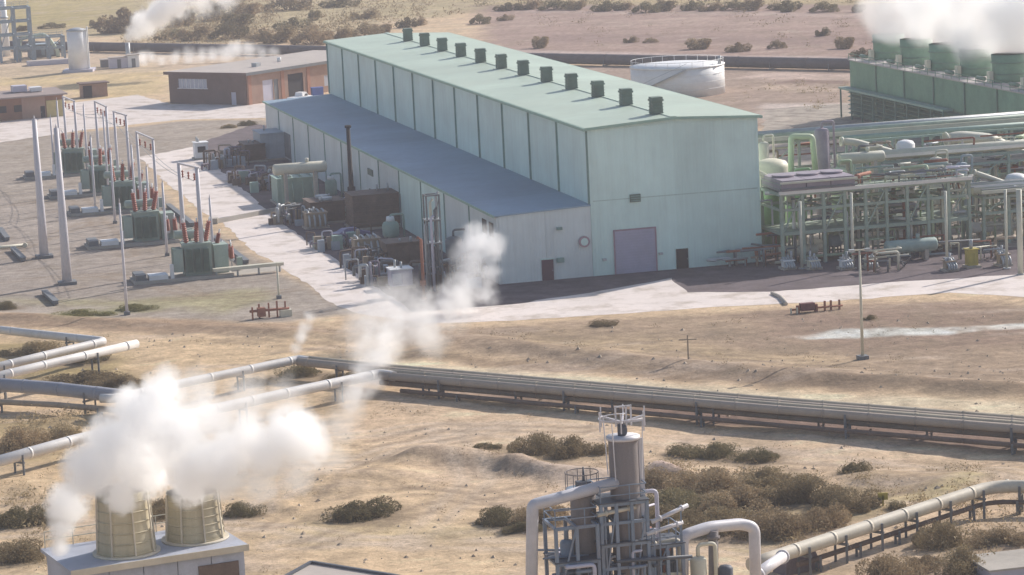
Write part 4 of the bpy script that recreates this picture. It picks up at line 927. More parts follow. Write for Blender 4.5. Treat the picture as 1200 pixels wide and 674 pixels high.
for i, (pp, lab) in enumerate([((560, 322), 'tangle of grey pipes in the steam at the annex corner'), ((424, 314), 'low tangle of pipes and drums at the road edge'), ((282, 186), 'dark tangle of pipes nearest the guard booth'), ((262, 196), 'pipe cluster beside the road opposite the guard booth'), ((318, 222), 'brown pipe cluster before the grey green housing'), ((345, 262), 'pipe cluster between grey green housing and road'), ((395, 290), 'pipe cluster in front of the violet car'), ((296, 214), 'mauve pipe cluster in the upper yard near the road'), ((448, 330), 'pipe cluster left of the light grey cabinet'), ((527, 335), 'pipe cluster right of the pipe tower'), ((430, 252), 'pipe cluster behind the violet car')]):
    t = thing('pipe_cluster', lab, 'pipes', G(*pp), RZ); q = random.Random(50 + i)
    for k in range(17):
        x, y = q.uniform(-2.8, 2.8), q.uniform(-2.6, 2.6); h = q.uniform(.5, 2.6); x2 = x + q.uniform(-2, 2); y2 = y + q.uniform(-1.5, 1.5)
        MB().tube(smooth_path([(x, y, 0), (x, y, h), (x2, y2, h), (x2, y2, q.uniform(.1, h * .6))], .25, 3), q.choice([.08, .12, .18]), 8).build('pipe', q.choice([M['grey'], M['yd_brown'], M['yd_tan'], M['greydk'], M['yd_brown'], M['lav'], M['mauve_dk']]), t)
    for k in range(7):
        x, y = q.uniform(-2.8, 2.8), q.uniform(-2.6, 2.6); w = q.uniform(.25, .8); bx(x - w, x + w, y - w * .7, y + w * .7, 0, q.uniform(.7, 1.7)).build('valve_box', q.choice([M['yd_grey'], M['yd_brown'], M['yd_tan'], M['yd_green']]), t)
# ------------------------------------------------------------------ cooling tower, top right
M['ct'] = mat('dark_green_tower_cladding', (.18, .295, .21), .65, .12, .3, dirt=(.12, .20, .16), dirt_amt=.5)
M['ct2'] = mat('grey_green_tower_cladding', (.17, .24, .20), .65, .12, .3)
M['ctdeck'] = mat('pale_tower_deck', (.46, .42, .40), .8, .1, .4)
ct = thing('cooling_tower', 'long dark green cooling tower with a row of fan cylinders under white steam, upper right', 'tower', L(80, 30, 0), RZ)
CL, CW, CH = 105.0, 15.0, 8.8          # local x across, y along
MB().box(.3, CW - .3, .3, CL - .3, 0, CH - .2).build('frame', M['ct2'], ct)
nb_ = 9
for i in range(nb_):
    y0, y1 = i * CL / nb_ + .04, (i + 1) * CL / nb_ - .04
    bx(0, .28, y0, y1, 4.4, CH - .05).build('side_panel', M['ct'], ct)
    lv = MB()
    for k in range(6): lv.hexa([(-.5, y0, .5 + k * .65), (.25, y0, .8 + k * .65), (.25, y1, .8 + k * .65), (-.5, y1, .5 + k * .65), (-.5, y0, .56 + k * .65), (.25, y0, .86 + k * .65), (.25, y1, .86 + k * .65), (-.5, y1, .56 + k * .65)])
    lv.build('louvre', M['ct2'], ct)
    for yy, pm in ((i * CL / nb_, M['ct2']),): MB().bar((-.12, yy, 0), (-.12, yy, CH), .22).build('post', pm, ct)
bx(.3, CW - .3, CL - .28, CL, 0, CH - .05).build('end_panel', M['ct'], ct); bx(.3, CW - .3, 0, .28, 0, CH - .05).build('end_panel', M['ct'], ct)
bx(-.2, CW + .2, -.2, CL + .2, CH, CH + .15).build('fan_deck', M['ctdeck'], ct)
for x in (-.15, CW + .15):
    rr = MB()
    for hh in (.6, 1.1): rr.bar((x, 0, CH + hh), (x, CL, CH + hh), .07)
    for k in range(36): rr.bar((x, k * 3, CH), (x, k * 3, CH + 1.1), .07)
    rr.build('railing', M['ct'], ct)
for i in range(9):
    yc = 101.7 - 11.7 * i - .3; xc = 5.2
    if yc < 3: break
    f_ = MB().lathe((xc, yc), [(2.55, CH + .1), (2.42, CH + 1.0), (2.4, CH + 2.4), (2.5, CH + 4.0), (2.38, CH + 4.0), (2.3, CH + 2.4)], 28).build('fan_cylinder', M['ct'], ct)
    for zc in (1.3, 2.9): MB().tube([(xc + math.cos(a * math.pi / 14) * 2.58, yc + math.sin(a * math.pi / 14) * 2.58, CH + zc) for a in range(28)], .06, 4, closed=True).build('hoop', M['ct2'], f_)
    bx(xc - 3.2, xc - 2.6, yc - .5, yc + .5, CH + .15, CH + 1.7).build('motor_box', M['cream'], ct)
    MB().tube([(xc - 2.9, yc + 2, CH + .5), (xc - 2.9, yc + 4.6, CH + .5)], .3, 8).build('pipe', M['ct2'], ct)
rp = MB(); rp.bar((-1.2, 62, 4.6), (-1.2, CL, 4.6), 1.6, .3); rp.build('walkway', M['yd_green'], ct)
for i in range(10): MB().bar((-1.9, 62 + i * 4.7, 0), (-1.9, 62 + i * 4.7, 4.5), .22).build('post', M['ct2'], ct)
# ------------------------------------------------------------------ process plant right of the hall
M['rack'] = mat('grey_green_rack_steel', (.32, .39, .32), .6, .15, 1.0, dirt=(.24, .18, .14), dirt_amt=.4)
M['rack2'] = mat('blue_green_rack_steel', (.27, .35, .32), .6, .15, 1.0)
M['pgreen'] = mat('pale_leaf_green_pipe', (.46, .54, .36), .5, .08, .9); M['vgreen'] = mat('leaf_green_vessel', (.22, .36, .18), .5, .12, .9)
M['mauve'] = mat('mauve_grey_cladding', (.30, .26, .30), .6, .12, .9); M['palep'] = mat('pale_pink_lagging', (.56, .55, .45), .55, .08, .9, dirt=(.40, .34, .30), dirt_amt=.3)
def wv(px, py, v): return on_wall(px, py, 'v', v)
def pr(a, b, v): u0, z0 = wv(*a, v); u1, z1 = wv(*b, v); return u0, z0, u1, z1
# front rack: air cooler bank at the hall end
v0 = -4.0; ua, za = wv(915, 226, v0); ub, zb = wv(1001, 221, v0); ue, ze = wv(1135, 210, v0)
H1 = (za + ze) / 2 - .2
W1 = ue - ua
fr = frame('cooler_structure', 'front steel frame carrying the mauve air cooler bank, beside the hall', 'structure', L(ua, v0), RZ, W1, 6.5, [3.4, 6.0, H1], 9, 1, M['rack'], .34, .3, deck=(0, 2), deckm=M['rack'])  # lowest deck added to shade the inside of the frame
ac = thing('air_cooler', 'mauve grey air cooler bank on top of the front steel frame', 'air cooler', L(ua, v0, H1 + .35), RZ)
WB = ub - ua
for i in range(3): bx(i * WB / 3 + .05, (i + 1) * WB / 3 - .05, -.4, 6.6, .0, 1.25).build('cooler_box', M['mauve'], ac)
bx(-.2, WB + .2, -.7, -.42, .9, 1.1).build('header', M['palep'], ac); bx(-.2, WB + .2, -.6, -.42, .2, .4).build('header', M['greydk'], ac)
for i in range(3): MB().cyl(((i + .5) * WB / 3, 3.2), 1.2, 1.25, 1.25, 1.5, 18).build('fan_ring', M['mauve'], ac)
q = random.Random(31)
PC = [M['palep'], M['grey'], M['rust'], M['yd_tan'], M['cream'], M['lav'], M['pgreen'], M['rack2'], M['greydk']]
def tangle(par, x0, x1, y0, y1, z0, z1, n, seed, pal=None, rmin=.08, rmax=.24, vert=.5):
    r_ = random.Random(seed); pal = pal or PC
    for i in range(n):
        x = r_.uniform(x0, x1); y = r_.uniform(y0, y1); z = r_.uniform(z0, z1); rad = r_.uniform(rmin, rmax); m = r_.choice(pal)
        if r_.random() < vert:
            ht = r_.uniform(z0 + .3 * (z1 - z0), z1); pts = [(x, y, 0 if z0 <= 0 else z0), (x, y, ht), (x + r_.uniform(-3, 3), y, ht), (x + r_.uniform(-3, 3), y + r_.uniform(-1, 2), ht)]
        else:
            x2 = min(x1, x + r_.uniform(2, 7)); pts = [(x, y, z), (x2, y, z), (x2, y + r_.uniform(-1, 2), z), (x2, y + r_.uniform(-1, 2), max(0, z - r_.uniform(.5, 3)))]
        MB().tube(smooth_path(pts, rad * 1.8, 3), rad, 8).build('pipe', m, par)
tangle(fr, WB + .5, W1 - .5, .3, 6, H1 + .5, H1 + 1.9, 16, 1)
tangle(fr, .5, W1 - .5, .3, 6, 0, H1 - .6, 70, 2, rmax=.18)
tangle(fr, WB + .5, W1 - .5, .3, 6, H1 + .3, H1 + 1.4, 22, 22, rmax=.14)
# right hand rack with pale pipes on top
u2, z2 = wv(1152, 228, -2.0); u3, z3 = wv(1230, 225, -2.0)
fr2 = frame('pipe_rack', 'front pipe rack with pale pipes at the right edge of the view', 'pipe rack', L(u2, -2.0), RZ, 24, 6, [3.5, 6.0, z2 - .4], 8, 1, M['rack'], .32, .3, rails=False, deck=(1,), deckm=M['greydk'])  # deck added to keep the inside of this rack dark
for y, r, m in ((.6, .38, 'palep'), (1.7, .25, 'cream'), (2.6, .3, 'grey'), (3.8, .38, 'palep'), (5, .22, 'rust')): MB().tube([(-1, y, z2 + r), (25, y, z2 + r)], r, 10).build('pipe', M[m], fr2)
tangle(fr2, -.5, 23, .3, 5.6, 0, z2 - .8, 60, 3, [M['palep'], M['cream'], M['grey'], M['yd_tan'], M['rack2'], M['palep']])
# middle rack, higher, behind
v1 = 14.0; ua2, za2 = wv(1030, 186, v1); ub2, zb2 = wv(1215, 176, v1)
fr3 = frame('pipe_rack', 'middle rack topped with one thick pale pipe, behind the front frames', 'pipe rack', L(ua2, v1), RZ, 32, 5, [4, 7, za2 - .5], 6, 1, M['rack2'], .34, .3, rails=False, deck=(1,), deckm=M['greydk'])  # deck put in for the shade it throws inside the rack
for y, r, m in ((.2, .55, 'palep'), (1.6, .3, 'cream'), (2.8, .4, 'palep'), (4.4, .3, 'grey')): MB().tube([(-4, y, za2 + r - .2), (33, y, za2 + r - .2)], r, 12).build('pipe', M[m], fr3)
tangle(fr3, -2, 31, .3, 4.6, 0, za2 - .8, 64, 4, rmax=.2)
tangle(fr3, -2, 31, .3, 4.6, za2, za2 + 1.6, 16, 24, rmax=.16)
# back rack, long pale beam from the hall towards the right edge
v2 = 40.0; ua3, za3 = wv(893, 152, v2); ub3, zb3 = wv(1215, 137, v2)
fr4 = frame('pipe_rack', 'long back rack with a pale top beam running from the hall to the right edge', 'pipe rack', L(ua3, v2), RZ, ub3 - ua3 + 6, 3.4, [4.5, (za3 + zb3) / 2 - 1.2], 9, 1, M['rack'], .32, .3, rails=False)
zt = (za3 + zb3) / 2 - .9
bx(-1, ub3 - ua3 + 6, -.4, 3.6, zt, zt + .25).build('cable_tray', M['palep'], fr4); MB().bar((-1, -.5, zt + .2), (ub3 - ua3 + 6, -.5, zt + .2), .25, .5).build('edge_beam', M['palep'], fr4)
for y, r, m in ((.2, .3, 'rack'), (1.2, .42, 'grey'), (2.5, .36, 'palep')): MB().tube([(-1, y, zt + .25 + r), (ub3 - ua3 + 6, y, zt + .25 + r)], r, 10).build('pipe', M[m], fr4)
tangle(fr4, 1, 42, .2, 3.2, 0, zt - 1, 50, 5, rmax=.2)
# second back rack lower
v3 = 33.0; ua4, za4 = wv(1000, 163, v3)
fr5 = frame('pipe_rack', 'thin green rack just below the long back rack', 'pipe rack', L(ua4, v3), RZ, 30, 2.5, [3, za4 - .3], 6, 1, M['yd_green'], .26, .26, rails=False)
MB().tube([(-1, 1.2, za4), (31, 1.2, za4)], .35, 10).build('pipe', M['yd_green'], fr5)
# pale green inverted U pipe
def rp_(label, pts, r, m, v=None, name='process_pipe', cat='pipe', k=14, bend=.9):
    """pts: (px,py,v) surveyed on planes v"""
    w = [];
    for a, b_, vv_ in pts: u, z = wv(a, b_, vv_); w.append(L(u, vv_, max(0, z)))
    o0 = Vector((w[0].x, w[0].y, 0)); t = thing(name, label, cat, o0); MB().tube(smooth_path([p - o0 for p in w], bend, 5), r, k).build('pipe', m, t)
    d = (w[1] - w[0]).normalized()
    MB().tube([w[0] - o0, w[0] - o0 + d * .25], r * 1.35, k).build('flange', m, t)
    return t
rp_('pale green arched pipe between the hall and the mauve column', [(927, 214, 10), (927, 160, 10), (952, 160, 10), (956, 205, 10)], .34, M['pgreen'], bend=.5)
rp_('cream pipe sloping down to the front frame from the hall corner', [(885, 200, 2), (926, 223, 2), (926, 240, 2)], .3, M['cream'])
rp_('thick pale pipe sloping right behind the mauve column', [(985, 166, 20), (1000, 166, 20), (1050, 180, 20), (1072, 190, 20)], .42, M['palep'])
rp_('thick cream bent duct descending to the right edge', [(1108, 164, 26), (1124, 160, 26), (1160, 163, 26), (1200, 182, 26), (1230, 200, 26)], .7, M['palep'])
rp_('thin pale pipe sloping down towards the right front rack', [(1140, 202, 4), (1150, 205, 4), (1190, 219, 4), (1192, 250, 4)], .3, M['palep'])
def vs(label, px, pybase, ytop, r, m, v, cat='vessel', **kw):
    u, z = wv(px, pybase, v); p = L(u, v); h = hgt(p, px, ytop); return vessel(label, p, r, h, m, True, cat=cat, **kw)
vs('tall mauve column behind the front frame', 966, 250, 150, .85, M['mauve'], 12, nozzle=True, platform=7)
vs('leaf green vessel standing beside the hall corner', 908, 280, 222, 1.5, M['vgreen'], 4)
vs('leaf green vessel below the pale green arched pipe', 933, 240, 206, 1.2, M['vgreen'], 8)
vs('leaf green dome topped vessel right of the mauve column foot', 984, 230, 196, .9, M['pgreen'], 9)
vs('dark slate vertical tank inside the front frame', 979, 300, 274, .85, M['bluegrey'], 0, nozzle=False)
vs('cream dome topped vessel behind the leaf green one by the hall', 905, 230, 186, 2.1, M['cream'], 14, nozzle=False)
vs('white domed vessel at the right edge on the front rack', 1192, 260, 203, 1.3, M['white'], 8, nozzle=False)
vs('pale vessel between arched pipe and hall', 897, 230, 166, .6, M['palep'], 20)
vs('small white domed vessel beside the thick pale pipe', 1062, 205, 164, 1.1, M['white'], 18, nozzle=False)
vs('pink grey tall vessel inside the middle rack', 1098, 230, 184, .8, M['palep'], 11)
vs('blue grey column between middle rack and right front rack', 1128, 240, 190, .7, M['bluegrey'], 9)
def dr(label, px, pyb, length, r, z, m, v, nozzle=True): u, _ = wv(px, pyb, v); return drum(label, L(u, v), length, r, z, m, RZ, nozzle=nozzle)
dr('pale horizontal drum behind the air cooler bank', 1010, 200, 5, .65, 9.3, M['palep'], 10); dr('cream horizontal drum lying at the foot of the front frame', 935, 310, 4.2, .6, 1.2, M['cream'], -2)
dr('blue green horizontal drum at the foot of the front frame', 1068, 310, 5.4, .75, 1.6, M['rack2'], -8)
dr('white horizontal drum inside the right front rack', 1165, 300, 5, .6, 1.4, M['white'], 2)
dr('long pale drum beyond the back rack beside the cooling tower', 1010, 130, 8, .9, 1.8, M['palep'], 62)
dr('white drum on the bright gravel behind the hall corner', 930, 140, 5, .8, 1.6, M['white'], 52)
for lab, px_, py_, h_, m in (('tan pump at the foot of the right front rack', 1115, 318, 1.0, 'yd_tan'), ('yellow cabinet inside the right front rack', 1141, 314, 1.9, 'yl'), ('white cabinet at the foot of the front frame near the mauve cooler', 925, 316, .9, 'white'), ('cream pump left of the dark slate tank', 955, 316, .9, 'cream'), ('white pump right of the dark slate tank', 993, 316, .9, 'white'), ('pale pump below the middle of the front frame', 1022, 315, .9, 'palep'), ('tan pump at the right edge behind the road', 1178, 312, 1.2, 'yd_tan')):
    if m == 'yl': M['yl'] = mat('yellow_paint', (.42, .34, .08), .6, .1, 1)
    unit('pump_unit', lab, 'pump', (px_, py_), 1.1, 1.0, h_, M[m], 3 if h_ < 1.5 else 0, int(px_))
for i, (px_, py_, lab) in enumerate(((905, 312, 'rust brown pipe knot at the hall corner'), (868, 314, 'small pipe knot against the hall front wall'), (1045, 318, 'dark pipe knot before the blue green drum'), (1092, 300, 'pipe knot inside the front frame right end'), (1150, 306, 'pipe knot beside the yellow cabinet'))):
    t = thing('pipe_cluster', lab, 'pipes', G(px_, py_), RZ); tangle(t, -2.2, 2.2, -.5, 2.5, 0, 2.2, 9, 70 + i, [M['greydk'], M['grey'], M['rust'], M['yd_tan'], M['cream']], .07, .16)
for k, (px_, ytop) in enumerate(((940, 236), (1000, 226), (1110, 224), (1180, 222), (1196, 222))):
    b_ = G(px_, 315 if k < 4 else 322); t = thing('process_pipe', ['pale riser pipe at the left leg of the front frame', 'pale riser pipe at the middle of the front frame', 'tall white riser pipe at the right end of the front frame', 'white riser pipe in the right front rack', 'thick white riser pipe at the right edge'][k], 'pipe', b_, RZ)
    h = hgt(b_, px_, ytop); MB().tube([(0, 0, 0), (0, 0, h)], .16 if k < 4 else .3, 10).build('pipe', M['palep'], t); MB().cyl((0, 0), .42, .42, 0, .12, 10).build('flange', M['grey'], t)
M['bright'] = mat('bright_white_lagging', (.78, .74, .68), .4, .05, 1)
for k_, (fr_, w_, d_, z_) in enumerate(((fr, W1, 6, H1), (fr2, 23, 6, z2), (fr3, 31, 5, za2))):
    tangle(fr_, .2, w_ - .3, .1, d_ - .2, .3, z_ + .8, 26, 300 + k_, [M['bright'], M['bright'], M['palep'], M['pgreen'], M['vgreen']], .07, .2, .75)
    MB().bar((-.3, -.28, z_ + .25), (w_ + .3, -.28, z_ + .25), .3, .35).build('edge_beam', M['bright'] if k_ != 1 else M['palep'], fr_)
    tangle(fr_, .2, w_ - .3, -.2, 1.2, z_ - .3, z_ + .5, 8, 330 + k_, [M['bright'], M['palep']], .12, .2, .0)
# lamp post on the near verge of the road, poles
b_ = G(1011, 421); h = hgt(b_, 1009, 293)
t = thing('lamp_post', 'tall pale lamp post standing in bare dirt near the right hand road', 'lamp post', b_, RZ)
MB().tube([(0, 0, 0), (0, 0, h)], [.16, .09], 10).build('shaft', M['cream'], t); MB().bar((-.7, 0, h), (.7, 0, h), .12).build('crossarm', M['cream'], t)
for x in (-.75, .75): bx(x - .25, x + .25, -.18, .18, h - .12, h + .1).build('lamp_head', M['grey'], t)
bx(-.45, .45, -.45, .45, 0, .35).build('footing', M['greydk'], t)
b_ = G(960, 296); 
t = thing('valve_station', 'dark red valve station with a row of stub posts beside the right hand road', 'valves', G(946, 366), RZ)
bx(-.9, .9, -.4, .4, .25, 1.25).build('casing', mat('dark_red_paint', (.16, .07, .07), .7, .15, 1), t)
for x in (-1.2, 1.15): bx(x - .15, x + .15, -.3, .3, 0, 1.0).build('flange', M['rust'], t)
MB().tube([(-2.2, 0, .5), (4.6, 0, .5)], .14, 8).build('pipe', M['rust'], t)
for x in (2.3, 3.1, 4.2): MB().bar((x, 0, 0), (x, 0, 1.3), .22).build('post', M['rust'], t)
for x in (-2.2, -1.4): MB().bar((x, -.3, 0), (x, -.3, .8), .18).build('post', M['cream'], t)
t.scale = (.8, .8, .75)
t = thing('utility_post', 'thin brown utility post standing in the dry field below the road', 'post', G(807, 430), 0); MB().bar((0, 0, 0), (0, 0, 2.9), .12).build('shaft', M['yd_tan'], t); MB().bar((-.8, 0, 2.5), (.8, 0, 2.5), .1).build('crossarm', M['yd_tan'], t)
A, B = G(905, 345), G(880, 352)
t = thing('culvert_kerb', 'curved pale kerb where the right hand road meets the hall yard', 'kerb', A, 0); MB().tube([Vector((0, 0, .12)), G(915, 350) - A + Vector((0, 0, .14)), G(921, 358) - A + Vector((0, 0, .12))], .22, 6).build('kerb_stone', M['pad'], t)

A, B = G(252, 262), G(336, 246)
t = thing('road_crossing_pipe', 'low pipe cover crossing the pale road below the switchyard', 'pipe cover', A, 0); MB().hexa([(p[0], p[1], 0) for p in (Vector((0, -.5, 0)), B - A + Vector((0, -.5, 0)), B - A + Vector((0, .5, 0)), Vector((0, .5, 0)))] + [(p[0], p[1], .55) for p in (Vector((0, -.2, 0)), B - A + Vector((0, -.2, 0)), B - A + Vector((0, .3, 0)), Vector((0, .3, 0)))]).build('cover', M['pad'], t)
for q_ in (0, 1): MB().box(-.4, .4, -.6, .6, 0, .7).build('end_block', M['pad'], t).location = (B - A) * q_
# ------------------------------------------------------------------ big pipelines across the foreground desert
M['pl_white'] = mat('white_painted_pipe', (.66, .63, .60), .5, .06, .7, dirt=(.44, .38, .32), dirt_amt=.45)
M['pl_cream'] = mat('cream_lagged_pipe', (.58, .52, .42), .6, .08, .7, dirt=(.36, .30, .22), dirt_amt=.5)
M['pl_olive'] = mat('dull_olive_pipe', (.43, .37, .28), .85, .12, .6, dirt=(.22, .18, .15), dirt_amt=.5)
M['pl_blue'] = mat('blue_grey_pipe', (.30, .31, .35), .6, .08, .6)
def Gp(px, py, h): return G(px, py, h)
# main bundle to the right of the steam: five runs side by side
for lab, off, h, r, m, x0 in (('dull olive pipeline at the back of the main bundle crossing the desert', 0, 1.75, .42, 'pl_olive', 350), ('grey brown pipeline second from the back of the main bundle', 3.0, 1.75, .38, 'pl_grey', 350),
        ('thick olive pipeline in the middle of the main bundle', 6.0, 1.7, .42, 'pl_olive', 446), ('grey pipeline at the front of the main bundle', 9.0, 1.65, .36, 'pl_grey', 446),
        ('dark brown pipeline added in a lower tier to thicken the main bundle shadow', 12.0, 1.05, .24, 'pl_under', 446), ('brown pipeline added at the front of the lower tier to thicken the bundle shadow', 17.0, .95, .24, 'pl_under', 446),  # lower tier added to deepen the dark gap and shadow under the bundle
        ('thin low brown pipeline in front of the main bundle', 27.0, .6, .2, 'yd_brown', 470)):
    if 'pl_under' not in M: M['pl_under'] = mat('dusty_brown_pipe', (.22, .18, .15), .85, .2, .9, dirt=(.30, .20, .14), dirt_amt=.7)
    if m == 'pl_grey': M['pl_grey'] = mat('grey_brown_pipe', (.40, .33, .27), .85, .1, .6)
    pts_ = [Gp(x0, 421 + off if x0 == 350 else 431 + off, h)] + ([Gp(446, 431 + off, h)] if x0 == 350 else []) + [Gp(900, 470 + off * 1.02, h), Gp(1290, 500 + off * 1.12, h)]
    pipe_thing(lab, pts_, r, M[m], 9 + off * .1)
pipe_thing('white pipe branching from the main bundle down left into the steam', [Gp(462, 441, 1.65), Gp(446, 438, 1.65), Gp(345, 459, 1.8), Gp(90, 515, 1.75), Gp(-50, 554, 1.75)], .46, M['pl_white'], 9, bend=1.2)
pipe_thing('white pipe running down left from the bend of the main bundle', [Gp(362, 423, 1.75), Gp(350, 421, 1.75), Gp(210, 450, 1.9), Gp(136, 467, 1.9), Gp(118, 467, 1.9)], .40, M['pl_white'], 9, bend=1.2)
pipe_thing('blue grey pipeline entering from the left edge below the white loop', [Gp(-60, 447, 1.8), Gp(60, 455, 1.8), Gp(150, 465, 1.8)], .62, M['pl_blue'], 8)
pipe_thing('low brown pipeline under the blue grey one at the left edge', [Gp(-60, 468, .9), Gp(60, 474, .9), Gp(175, 484, .9)], .26, M['yd_tan'], 8)
pipe_thing('upper white pipe of the expansion loop at the left edge', [Gp(-60, 380, 1.9), Gp(40, 391, 1.9), Gp(124, 400, 1.9), Gp(60, 415, 1.9), Gp(-60, 444, 1.9)], .42, M['pl_white'], 8, bend=.9)
pipe_thing('lower white pipe of the expansion loop, ending in a blunt elbow', [Gp(-60, 383, 2.4), Gp(40, 394, 2.4), Gp(134, 400, 2.4), Gp(160, 403, 2.4), Gp(60, 426, 2.4), Gp(-60, 455, 2.4)][3:], .42, M['pl_white'], 8)
o = bpy.data.objects['pipeline.%03d' % 9] if 'pipeline.009' in bpy.data.objects else None
# right foreground pipeline
c4 = pipe_thing('thick cream pipeline climbing to the right edge of the foreground', [Gp(880, 662, 1.9), Gp(920, 649, 1.9), Gp(1165, 569, 1.9), Gp(1290, 573, 1.9)], .46, M['pl_cream'], 3.6, bend=2)
pipe_thing('thin dark pipe slung under the thick cream pipeline', [Gp(935, 662, .9), Gp(1160, 588, .9), Gp(1290, 590, .9)], .17, M['yd_brown'], 3.6)
t = thing('anchor_block', 'dark weathered anchor block under the thick cream pipeline', 'block', Gp(934, 668, 0), HA + .35)
MB().hexa([(-1.6, -.8, 0), (1.6, -.8, 0), (1.4, .8, 0), (-1.4, .8, 0), (-1.3, -.6, 1.2), (1.0, -.6, 1.4), (1.0, .6, 1.4), (-1.3, .6, 1.2)]).build('block', mat('dark_mauve_concrete', (.20, .16, .17), .9, .2, 1), t); bx(-1.4, 1.1, -.5, .5, 1.42, 1.5).build('cap', M['greydk'], t)
t = thing('concrete_vault', 'pale concrete vault box at the bottom right corner', 'box', G(1186, 682), RZ)
bx(-1.9, 3, -1, 3, 0, 1.1).build('wall', M['lav'], t); bx(-2, 3.1, -1.1, 3.1, 1.1, 1.22).build('lid', M['pad'], t)
t = thing('yellow_marker', 'small yellow marker beside the thick cream pipeline', 'marker', G(1035, 597), 0); MB().bar((0, 0, 0), (0, 0, 1.0), .12).build('post', M['yl'], t); bx(-.35, .35, -.06, .06, .7, 1.2).build('plate', M['yl'], t)
# ------------------------------------------------------------------ foreground: separator tower
M['fg_blue'] = mat('slate_blue_painted_steel', (.20, .25, .32), .5, .12, 1.2, dirt=(.26, .18, .14), dirt_amt=.35)
M['fg_grey'] = mat('mottled_grey_lagging', (.23, .205, .20), .8, .18, 1.5, dirt=(.20, .16, .15), dirt_amt=.6, streak=True)
M['fg_white'] = mat('pale_grey_white_pipe', (.60, .58, .60), .45, .06, 1.0, dirt=(.40, .36, .36), dirt_amt=.4)
M['fg_dark'] = mat('dark_slate_steel', (.09, .10, .12), .6, .15, 1)
FX = G(730, 762); FD = math.hypot(FX.x, FX.y)
VF = loc_uv(FX)[1]
def wf(px, py, dv=0.0): u, z = on_wall(px, py, 'v', VF + dv); return u, z
def lf(px, py, dv=0.0): u, z = wf(px, py, dv); return L(u, VF + dv, z)
def fvessel(label, pxa, pxb, ytop, dv, m, rings=(), **kw):
    u0, zt = wf(pxa, ytop, dv); u1, _ = wf(pxb, ytop, dv); r = (u1 - u0) / 2; c = L((u0 + u1) / 2, VF + dv)
    t = thing('separator_vessel', label, 'vessel', c, RZ)
    MB().lathe((0, 0), [(r * .9, 0), (r, .2), (r, zt - .12), (r * .94, zt), (r * .3, zt + .05), (.01, zt + .06)], 28).build('shell', m, t)
    for z in rings: MB().cyl((0, 0), r * 1.08, r * 1.08, z, z + .14, 28).build('band', M['fg_blue'], t)
    return t, r, zt
t1, r1, zt1 = fvessel('tall grey separator vessel with a spidery platform on its top', 713, 747, 514, 0, M['fg_grey'], (3, 6.6))
MB().lathe((0, 0), [(r1 * 1.14, zt1 - .1), (r1 * 1.14, zt1 + .08), (.01, zt1 + .12)], 28).build('lid', M['fg_white'], t1)
MB().tube([(-.1, 0, zt1), (-.1, 0, zt1 + .8)], .22, 10).build('relief_valve', M['fg_dark'], t1); MB().tank((-.1, 0, zt1 + .45), (.1, 0, zt1 + .45), .38, 12).build('valve_body', M['fg_dark'], t1)
MB().bar((r1 + .12, -.2, .0), (r1 + .12, -.2, zt1 - .1), .3, .12).build('ladder', M['fg_white'], t1)
sp = MB()
for a in range(6):
    an = a * math.pi / 3 + .2; sp.bar((0, 0, zt1 + .9), (math.cos(an) * 1.5, math.sin(an) * 1.5, zt1 + 1.15), .1); sp.bar((math.cos(an) * 1.5, math.sin(an) * 1.5, zt1 + .5), (math.cos(an) * 1.5, math.sin(an) * 1.5, zt1 + 1.7), .07)
sp.tube([(math.cos(a * math.pi / 8) * 1.45, math.sin(a * math.pi / 8) * 1.1, zt1 + 1.2) for a in range(3, 15)], .03, 4)
for x in (-.45, .2, .5): sp.bar((x, -.2, zt1 + .7), (x, -.2, zt1 + 1.95), .09)
sp.bar((-.5, -.2, zt1 + 1.9), (.55, -.2, zt1 + 1.9), .09); sp.build('platform', M['fg_white'], t1)
rl = MB()
for an in (2.2, 4.0, 5.4): rl.bar((math.cos(an) * (r1 + .35), math.sin(an) * (r1 + .35), zt1 - 2.4), (math.cos(an) * 1.45, math.sin(an) * 1.45, zt1 + 1.1), .05)
rl.build('stay', M['fg_white'], t1)
t2, r2, zt2 = fvessel('shorter grey separator vessel left of the tall one', 668, 697, 574, .6, M['fg_grey'], (2.6, 5.2))
MB().cyl((0, 0), r2 * 1.35, r2 * 1.35, zt2 - .1, zt2 + .02, 20).build('platform', M['fg_blue'], t2); MB().tube([(.1, 0, zt2), (.1, 0, zt2 + 1.3)], [.12, .05], 8).build('vent_pipe', M['fg_dark'], t2); bx(-.35, .45, -.3, .3, zt2 + .02, zt2 + .45).build('valve_body', M['fg_dark'], t2)
rr = MB(); rr.tube([(math.cos(a * math.pi / 8) * r2 * 1.33, math.sin(a * math.pi / 8) * r2 * 1.33, zt2 + 1.0) for a in range(16)], .03, 4, closed=True)
for a in range(8): rr.bar((math.cos(a * math.pi / 4) * r2 * 1.33, math.sin(a * math.pi / 4) * r2 * 1.33, zt2), (math.cos(a * math.pi / 4) * r2 * 1.33, math.sin(a * math.pi / 4) * r2 * 1.33, zt2 + 1.0), .04)
rr.build('railing', M['fg_grey'], t2)
def fpipe(label, pts, r, m, bend=.6, name='process_pipe', flanges=True):
    w = [lf(*p) for p in pts]; o0 = Vector((w[0].x, w[0].y, 0)); t = thing(name, label, 'pipe', o0); MB().tube(smooth_path([p - o0 for p in w], bend, 6), r, 16).build('pipe', m, t)
    if flanges:
        for p, q in ((w[0], w[1]), (w[-1], w[-2])): d = (q - p).normalized(); MB().tube([p - o0 + d * .3, p - o0 + d * .5], r * 1.3, 14).build('flange', m, t)
    return t
fpipe('big white pipe rising at the left and bending over to the tall separator', [(622, 760, -.8), (624, 592, -.8), (735, 562, -.3)], .36, M['fg_white'], .28)
